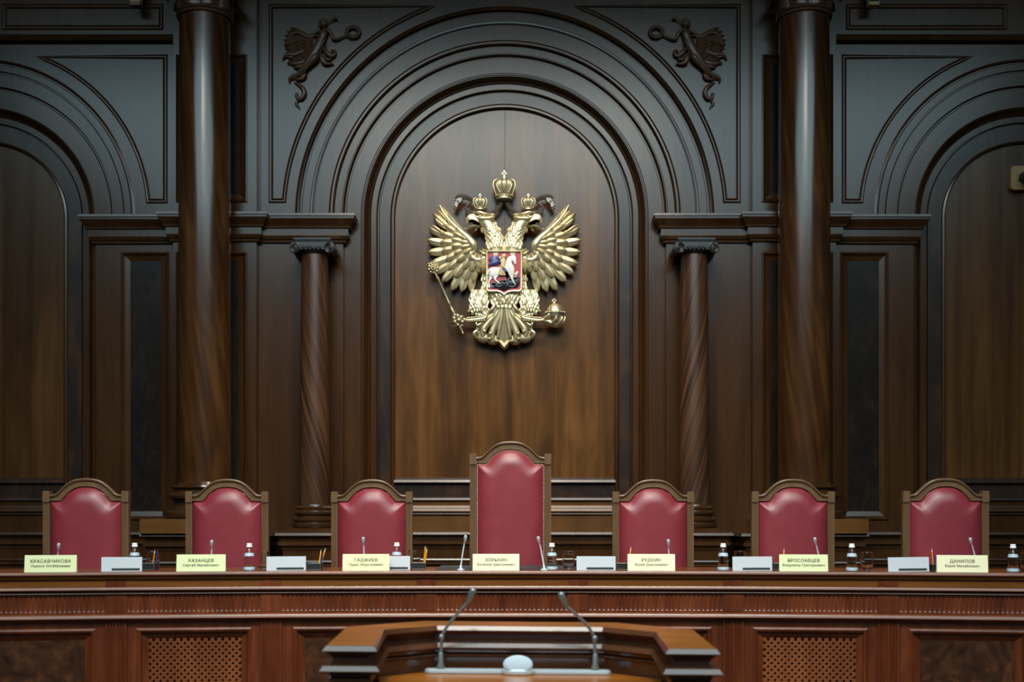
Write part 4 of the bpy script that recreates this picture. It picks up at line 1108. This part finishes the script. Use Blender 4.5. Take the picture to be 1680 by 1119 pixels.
# ------------------------------------------------------------------ things on the bench
def dp(px,d):
    D=7.7
    for _ in range(5):
        x=X(px,D); D=by(x)+d
    return X(px,D),D
def yaw(x): return math.atan((x-BX)/RB)*-1
def text_mesh(s_, size, bold, mat, parent, name, loc, tilt):
    c=bpy.data.curves.new('t','FONT'); c.body=s_; c.size=size; c.align_x='CENTER'; c.align_y='CENTER'; c.extrude=.0003; c.resolution_u=3; c.space_character=1.08
    o=bpy.data.objects.new('t',c); COL.objects.link(o)
    bpy.context.view_layer.update()
    dg=bpy.context.evaluated_depsgraph_get()
    me=bpy.data.meshes.new_from_object(o.evaluated_get(dg)); bpy.data.objects.remove(o); bpy.data.curves.remove(c)
    R=Matrix.Translation(loc)@Matrix.Rotation(PI/2-tilt,4,'X')
    bm=bmesh.new(); bm.from_mesh(me); n0=list(bm.verts)+list(bm.edges)+list(bm.faces)
    for q,h in ((bold,.0),(-bold,.0),(0,bold*.7)):
        g=bmesh.ops.duplicate(bm,geom=n0)['geom']
        for v in g:
            if isinstance(v,bmesh.types.BMVert): v.co.x+=q; v.co.y+=h; v.co.z+=.00004
    bm.to_mesh(me); bm.free()
    me.transform(R); me.materials.clear(); me.materials.append(mat); me.name=name
    ob=bpy.data.objects.new(name,me); COL.objects.link(ob); ob.parent=parent; return ob
cards=[(41.5,123.5,'card_green','КРАСАВЧИКОВА','Лариса Октябриевна','greenish name card in front of the leftmost armchair',.0),
 (290,369,'card_green','КАЗАНЦЕВ','Сергей Михайлович','greenish name card in front of the second armchair from the left',.0),
 (562,638.5,'card_mid','ГАДЖИЕВ','Гадис Абдуллаевич','pale yellow name card in front of the armchair just left of the tall chair',0),
 (775.5,852,'card_cream','ЗОРЬКИН','Валерий Дмитриевич','cream name card in front of the tall nail-trimmed armchair',0),
 (1030,1107.5,'card_cream','РУДКИН','Юрий Дмитриевич','cream name card in front of the armchair just right of the tall chair',0),
 (1279.5,1358,'card_green','ЯРОСЛАВЦЕВ','Владимир Григорьевич','greenish name card in front of the second armchair from the right',0),
 (1539,1619.5,'card_cream','ДАНИЛОВ','Юрий Михайлович','cream name card in front of the rightmost armchair',0)]
for (p0,p1,mt,l1,l2,lab,_) in cards:
    x,D=dp((p0+p1)/2,.035); w=(p1-p0)*D/F; h=.107
    t=thing('name_card',(x,D,ZT+.0005),lab,'name card','name cards along the bench',rz=yaw(x),off=False)
    m=MB(); tl=.16
    # folded card: front leaf, back leaf
    pr=[(0,0),(h*math.sin(tl),h*math.cos(tl)),(2*h*math.sin(tl),0),(2*h*math.sin(tl)-.0012,0),(h*math.sin(tl),h*math.cos(tl)-.008),(.0012,0)]
    m.prism(pr,-w/2,w/2,'yz'); m.build('card',M[mt],t)
    def at(s_): return (0,h*s_*math.sin(tl)-.0009,h*s_*math.cos(tl))
    text_mesh(l1,.0280,.0006,M['ink'],t,'surname_lettering',at(.63),tl)
    text_mesh(l2,.0215,.0004,M['ink'],t,'forename_lettering',at(.36),tl)

def microphone(hx,hy,bx_,d,lab,lean=.0):
    x,D=dp(bx_,d); 
    t=thing('desk_microphone',(x,D,ZT+.0005),lab,'microphone','gooseneck microphones along the bench',off=False)
    hxw=X(hx,D-.05)-x; hz=Z(hy,D-.05)-ZT
    m=MB(); m.lathe([(.024,0),(.024,.006),(.020,.010),(.010,.012),(.007,.03),(.0055,.034)],(0,0,0),20); m.build('base',M['steel'],t)
    m=MB(); pts=cr([(0,0,.02),(hxw*.12,0,hz*.25),(hxw*.55,-.02,hz*.66),(hxw*.9,-.045,hz-.018)],16); m.tube(pts,.0046,8); m.build('gooseneck',M['white_cap'],t)
    m=MB(); a=Vector((hxw*.9,-.045,hz-.020)); dirv=Vector((hxw*.16,-.010,.04)).normalized()
    m.tube([a-dirv*.014,a-dirv*.008,a,a+dirv*.012,a+dirv*.022,a+dirv*.029,a+dirv*.032],[.0045,.007,.0082,.0108,.0112,.009,.004],14); m.build('head',M['steel'],t)
mics=[(96.5,894,92,.22,'gooseneck microphone behind the leftmost name card'),(347.5,889,345.5,.22,'gooseneck microphone behind the second name card from the left'),(596,884,597.5,.22,'gooseneck microphone behind the name card left of the tall chair'),
 (764,881,756,.05,'slender microphone standing left of the name card at the tall chair'),(883,883,892.5,.05,'slender microphone standing right of the name card at the tall chair'),
 (1096.5,888,1098,.22,'gooseneck microphone behind the name card right of the tall chair'),(1336.5,884.5,1347,.22,'gooseneck microphone behind the second name card from the right'),(1591.5,885,1605,.22,'gooseneck microphone behind the rightmost name card')]
for q in mics: microphone(*q)

def make_bottle():
    t=thing('water_bottle',(0,0,0),'x','bottle','water bottles along the bench',off=False)
    pr=[(.0,.001),(.030,.001),(.0345,.004),(.0355,.012),(.0355,.022),(.034,.03),(.030,.046),(.0285,.056),(.0292,.066),(.0312,.080),(.0310,.092),(.0275,.106),(.0225,.120),(.0165,.134),(.0125,.143),(.0115,.150)]
    m=MB(); inn=[(max(r-.0022,.0005),z+.002 if i<3 else z) for i,(r,z) in enumerate(pr)][::-1]
    m.lathe(pr+inn,(0,0,0),28,caps=False); m.build('glass_body',M['glass'],t,60)
    m=MB(); m.lathe([(.0003,.002),(.0292,.002),(.0330,.0055),(.0341,.012),(.0341,.022),(.0326,.03),(.0286,.046),(.0271,.056),(.0278,.066),(.0298,.080),(.0296,.092),(.0277,.100),(.0003,.1005)],(0,0,0),28,caps=False); m.build('water',M['water'],t,60)
    m=MB(); m.lathe([(.0360,.004),(.0364,.006),(.0364,.021),(.0358,.0235)],(0,0,0),28,caps=False); m.build('lower_label',M['blue_label'],t)
    m=MB(); m.lathe([(.0318,.0925),(.0314,.095),(.0290,.104),(.0262,.1125),(.0257,.1125)],(0,0,0),28,caps=False); m.build('neck_label',M['blue_label'],t)
    m=MB(); m.lathe([(.0135,.146),(.0150,.147),(.0185,.150),(.0188,.158),(.0175,.160),(.0152,.161),(.0150,.163),(.0165,.164),(.0165,.171),(.0150,.173)],(0,0,0),28); m.build('cap',M['white_cap'],t)
    return t
def make_glass():
    t=thing('drinking_glass',(0,0,0),'x','glass','tumblers along the bench',off=False)
    m=MB(); m.lathe([(.0,.001),(.030,.001),(.034,.004),(.0365,.02),(.0392,.05),(.0400,.075),(.0388,.100),(.0372,.119),(.0366,.120),(.0358,.119),(.0374,.100),(.0386,.075),(.0378,.05),(.035,.024),(.031,.016),(.0,.014)],(0,0,0),32,caps=False)
    m.build('tumbler',M['glass'],t,60); return t
def make_screen():
    t=thing('desk_screen',(0,0,0),'x','desk screen','white low screens along the bench',off=False)
    m=MB(); w,h=.248,.090
    m.xf=lambda p:(p[0],p[1]+p[2]*.10,p[2])
    m.prism(rrect(-w/2,w/2,0,h,.003,3),0,.008); m.build('back_shell',M['white_board'],t)
    m=MB(lambda p:(p[0],p[1]+p[2]*.10,p[2])); m.prism(rrect(-.062,.112,.006,.020,.0068,6),-.0012,.0005); m.build('slot',M['dark_slot'],t)
    m=MB(); m.box(-w/2+.02,w/2-.02,.012,.07,0,.006); m.build('foot',M['white_board'],t)
    return t
def make_cup():
    t=thing('pencil_tray',(0,0,0),'x','pencil holder','black pencil holders along the bench',off=False)
    m=MB(); a,h,th=.044,.042,.002
    for (x0,x1,y0,y1) in ((-a,a,-a,-a+th),(-a,a,a-th,a),(-a,-a+th,-a,a),(a-th,a,-a,a)):
        m.box(x0,x1,y0,y1,0,h)
    m.box(-a,a,-a,a,0,.002)
    m.build('tray',M['wire'],t)
    m=MB()
    for z in (.003,h):
        for p,q in (((-a,-a),(a,-a)),((a,-a),(a,a)),((a,a),(-a,a)),((-a,a),(-a,-a))): m.tube([(*p,z),(*q,z)],.0026,8)
    for x in (-a,a):
        for y in (-a,a): m.tube([(x,y,.002),(x,y,h)],.0026,8)
    m.build('rim',M['tray_rim'],t)
    return t
def make_pencil(mat, label, L=.15, pen=False):
    t=thing('pencil' if not pen else 'pen',(0,0,0),label,'pencil' if not pen else 'pen','pencils and pens on the bench',off=False)
    m=MB(); m.lathe([(.0042,0),(.0042,L-.022)],(0,0,0),6); m.build('barrel',M[mat],t)
    m=MB(); m.lathe([(.0041,L-.022),(.0012,L-.004),(.0004,L)],(0,0,0),10); m.build('point',M['rawwood'] if not pen else M[mat],t)
    return t
seat=['leftmost armchair','second armchair from the left','armchair just left of the tall chair','tall centre chair','armchair just right of the tall chair','second armchair from the right','rightmost armchair']
bp=make_bottle(); first=True
for i,(px,d) in enumerate([(221,.26),(409,.12),(651,.24),(905.5,.12),(1186.5,.10),(1397.5,.10),(1662,.10)]):
    o=bp if i==0 else copy_tree(bp)
    x,D=dp(px,d); o.location=(x,D,ZT+.0005); o.rotation_euler=(0,0,i*1.3)
    o['label']=['white-capped water bottle half hidden behind the white screen at the leftmost armchair','white-capped water bottle in front of the second armchair from the left','white-capped water bottle half hidden behind the white screen just left of the tall chair','white-capped water bottle at the right foot of the tall centre chair','white-capped water bottle between the two armchairs right of the tall chair','white-capped water bottle right of the second armchair from the right','white-capped water bottle at the right end of the bench'][i]
gp=make_glass()
for i,(px,d) in enumerate([(251,.34),(433,.20),(679.5,.36),(933,.16),(1214.5,.28),(1422.5,.12),(1685,.16)]):
    o=gp if i==0 else copy_tree(gp)
    x,D=dp(px,d); o.location=(x,D,ZT+.0005)
    o['label']=['clear tumbler in front of pencils right of the leftmost armchair','clear tumbler beside the bottle in front of the second armchair from the left','clear tumbler behind the pencil holder just left of the tall chair','clear tumbler between bottle and white screen right of the tall chair','clear tumbler behind the white screen left of the second armchair from the right','clear tumbler standing free right of the second armchair from the right','clear tumbler cut off at the right end of the bench'][i]
sp=make_screen()
for i,(px,d,ry) in enumerate([(199.5,.07,0),(469.5,.08,-1.0),(641,.11,0),(978,.06,0),(1234.5,.07,-1.2),(1491,.07,-3)]):
    o=sp if i==0 else copy_tree(sp)
    x,D=dp(px,d); o.location=(x,D,ZT+.0005); o.rotation_euler=(0,math.radians((0,-.3,0,0,-.4,-1.0)[i]),yaw(x))
    o['label']=['low white screen with dark slot in front of the leftmost armchair','low white screen with dark slot right of the second armchair from the left','low white screen partly behind the name card just left of the tall chair','low white screen with dark slot right of the tall centre chair','low white screen with dark slot left of the second armchair from the right','tilted low white screen with dark slot at the rightmost armchair'][i]
tp=make_cup()
trays=[(246,.24),(516.5,.16),(687,.22),(1023,.16),(1279,.20),(1537,.16)]
tpos=[]
for i,(px,d) in enumerate(trays):
    o=tp if i==0 else copy_tree(tp)
    x,D=dp(px,d); o.location=(x,D,ZT+.0005+(0.001 if i==0 else 0)); o.rotation_euler=(0,0,0.06*(i%3-1)); tpos.append((x,D))
    o['label']=['black pencil holder behind the tumbler at the leftmost armchair','black pencil holder beside the white screen, third of the way along the bench','black pencil holder left of the tall centre chair','black pencil holder behind the name card right of the tall chair','black pencil holder behind the second name card from the right','black pencil holder beside the rightmost name card'][i]
pn={}
def place_pencil(mat, i, px_top, py_top, dd, label, L=.15, pen=False, foot=(0,0)):
    key=(mat,L,pen)
    if key not in pn: pn[key]=make_pencil(mat,label,L,pen); o=pn[key]
    else: o=copy_tree(pn[key]); o['label']=label
    x,D=tpos[i]; fx=x+foot[0]; fy=D+foot[1]
    Dt=fy+dd; T=Vector((X(px_top,Dt),Dt,Z(py_top,Dt))); B=Vector((fx,fy,ZT+.006)); v=(T-B)
    o.location=T-v.normalized()*L if (T-v.normalized()*L).z>ZT+.004 else B
    o.rotation_euler=v.to_track_quat('Z','Y').to_euler()
place_pencil('orange',0,253.5,907,-.02,'orange pencil standing behind the tumbler at the leftmost armchair',.13,foot=(.02,-.02))
place_pencil('bluepen',0,258,909,.0,'dark blue pen standing behind the tumbler at the leftmost armchair',.125,True,foot=(.03,.0))
place_pencil('yellow',1,526,908,-.01,'upright yellow pencil in the holder left of the third armchair',.13,foot=(.025,-.01))
place_pencil('orange',1,532.5,905,.01,'leaning orange pencil in the holder left of the third armchair',.14,foot=(.028,.015))
place_pencil('bluepen',1,529,913,.0,'dark blue pen in the holder left of the third armchair',.11,True,foot=(.034,.0))
place_pencil('orange',2,697.5,901,-.01,'taller orange pencil in the holder left of the tall chair',.15,foot=(.030,-.01))
place_pencil('yellow',2,699.5,906,.01,'shorter yellow pencil in the holder left of the tall chair',.135,foot=(.034,.012))
place_pencil('yellow',3,1034.5,903,.0,'pencil whose point shows above the name card right of the tall chair',.145,foot=(.03,0))
place_pencil('yellow',4,1286,907,.0,'pencil whose point shows above the second name card from the right',.135,foot=(.02,0))
place_pencil('orange',5,1529,905.5,-.005,'orange pencil standing left of the rightmost name card',.14,foot=(-.022,-.005))
place_pencil('bluepen',5,1534,916,.0,'dark blue pen standing left of the rightmost name card',.10,True,foot=(-.008,.01))
# desk pad at the centre seat
x,D=dp(832,.13); m=MB(); hw_=.46
m.hexa([(x-hw_,D,ZT+.0005),(x+hw_,D,ZT+.0005),(x+hw_*.97,D+.415,ZT+.0005),(x-hw_*.97,D+.415,ZT+.0005),(x-hw_,D,ZT+.006),(x+hw_,D,ZT+.006),(x+hw_*.97,D+.415,ZT+.012),(x-hw_*.97,D+.415,ZT+.012)])
o=m.build('desk_pad',M['pad'],None); put(o,'dark grey desk pad on the bench before the tall centre chair','desk pad')

# ------------------------------------------------------------------ the lectern in front
LZ=1.17; LL=(.0155,3.337,0)
lect=thing('lectern',LL,'mahogany lectern with raised stepped rim, seen from the speaker\'s side','lectern',off=False); lect.rotation_euler=(0,math.radians(.5),0)
U=[(-.5445,0),(-.3955,0),(-.415,.458),(-.2655,.60),(.2655,.60),(.415,.458),(.3955,0),(.5445,0),(.56,.55),(.329,.777),(-.329,.777),(-.56,.55)]
m=MB(); m.add([(x,y,LZ) for x,y in inset_poly(U,.0095)],[tuple(range(12))])
pr=[(-.0095,LZ),(-.0085,LZ-.0005),(.001,LZ-.0135),(.001,LZ-.0155),(-.004,LZ-.0165)]
m.build('rim_top',M['lectern'],lect,25)
m=MB(); plan(m,U,pr,closed=True); m.build('rim_edge',M['gloss_edge'],lect,25)
m=MB(); plan(m,U,[(-.006,LZ-.0160),(-.012,LZ-.022),(-.022,LZ-.030),(-.028,LZ-.042),(-.028,LZ-.050),(-.012,LZ-.054),(-.001,LZ-.055),(.008,LZ-.068),(.008,LZ-.071),(.0,LZ-.073),(-.018,LZ-.080),(-.022,LZ-.090),(-.014,LZ-.093),(-.014,LZ-.098),(-.026,LZ-.104),(-.030,LZ-.13),(-.030,.10),(-.010,.09),(-.010,.0)],closed=True); m.build('rim_body',M['gloss_edge'],lect,25)
DZ=LZ-.147
m=MB(); Q=[(-.375,-.02),(-.44,.46),(-.28,.62),(.28,.62),(.44,.46),(.375,-.02)][::-1]
m.prism(Q,DZ-.02,DZ,'xy'); m.build('reading_desk',M['lectern'],lect)
m=MB(); Q2=[(-.37,.42),(-.33,.47),(-.28,.57),(.28,.57),(.33,.47),(.37,.42)][::-1]; m.prism(Q2,0,DZ-.02,'xy'); m.build('front_body',M['lectern_edge'],lect)
# microphone unit standing on the reading desk
ux,uy=(X(849.5,3.90)-LL[0]),(3.90-LL[1])
un=thing('lectern_microphone_unit',(LL[0]+ux,LL[1]+uy,DZ+.002),'twin gooseneck microphone unit with white oval disc on the lectern','microphone',off=False); un.rotation_euler=(0,math.radians(.5),0)
m=MB(); 
for z0,z1,g in ((0,.008,0),(.008,.012,-.004)):
    Pq=[( .278+g+.02*math.cos(a), (.020+g)*math.sin(a)) for a in [(-PI/2+PI*i/12) for i in range(13)]]+[(-.278-g-.02*math.cos(a), -(.020+g)*math.sin(a)) for a in [(-PI/2+PI*i/12) for i in range(13)]]
    m.prism(Pq,z0,z1,'xy')
m.build('base_bar',M['steel'],un)
m=MB(lambda p:(p[0]*1.0,p[1],p[2])); m.lathe([(.0,.0),(.052,.0),(.054,.004),(.054,.012),(.050,.016),(.0,.017)],(0,-.016,.0),36,sq=.62); m.build('disc_foot',M['steel'],un)
m=MB(); 
rows=[]
for r,d in ((.0001,.006),(.036,.006),(.044,.004),(.047,0),(.046,-.006),(.03,-.010),(.0001,-.012)):
    rows.append([(r*math.cos(2*PI*j/40), -.034-d*.8+ (r*.60*math.sin(2*PI*j/40))*.35, .032+ r*.60*math.sin(2*PI*j/40)+d*.4) for j in range(40)])
m.grid(rows,closed_u=True); m.build('oval_disc',M['disc'],un)
for sx,hx,hz,bu in ((-1,-.145,.262,-.247),(1,.136,.252,.247)):
    m=MB(); m.lathe([(.013,.010),(.013,.02),(.009,.03),(.0085,.06),(.0065,.064)],(bu,0,0),16); 
    pts=cr([(bu,0,.05),(bu+sx*-.002,0,.09),(bu-sx*(-.004) if False else bu+.004*(-sx),-.002,.118),(bu+(hx-bu)*.30,-.006,.162),(bu+(hx-bu)*.84,-.016,hz-.036)],22)
    m.tube(pts,[.0058]*6+[.0052]*17,10); g=m.build('gooseneck',M['grey_steel'],un)
    m=MB(); m.ball((bu+.002*(-sx),-.001,.112),(.0095,.0095,.012),12,8); m.build('joint',M['grey_steel'],g)
    m=MB(); a=Vector((bu+(hx-bu)*.82,-.016,hz-.040)); e=Vector((hx,-.024,hz)); v=e-a
    m.tube([a,a+v*.25,a+v*.55,a+v*.85,a+v*1.05,a+v*1.2],[.0055,.008,.010,.0115,.011,.005],14); m.ball(tuple(e),(.0115,.0115,.0115),14,10); m.build('microphone_head',M['grey_steel'],g)
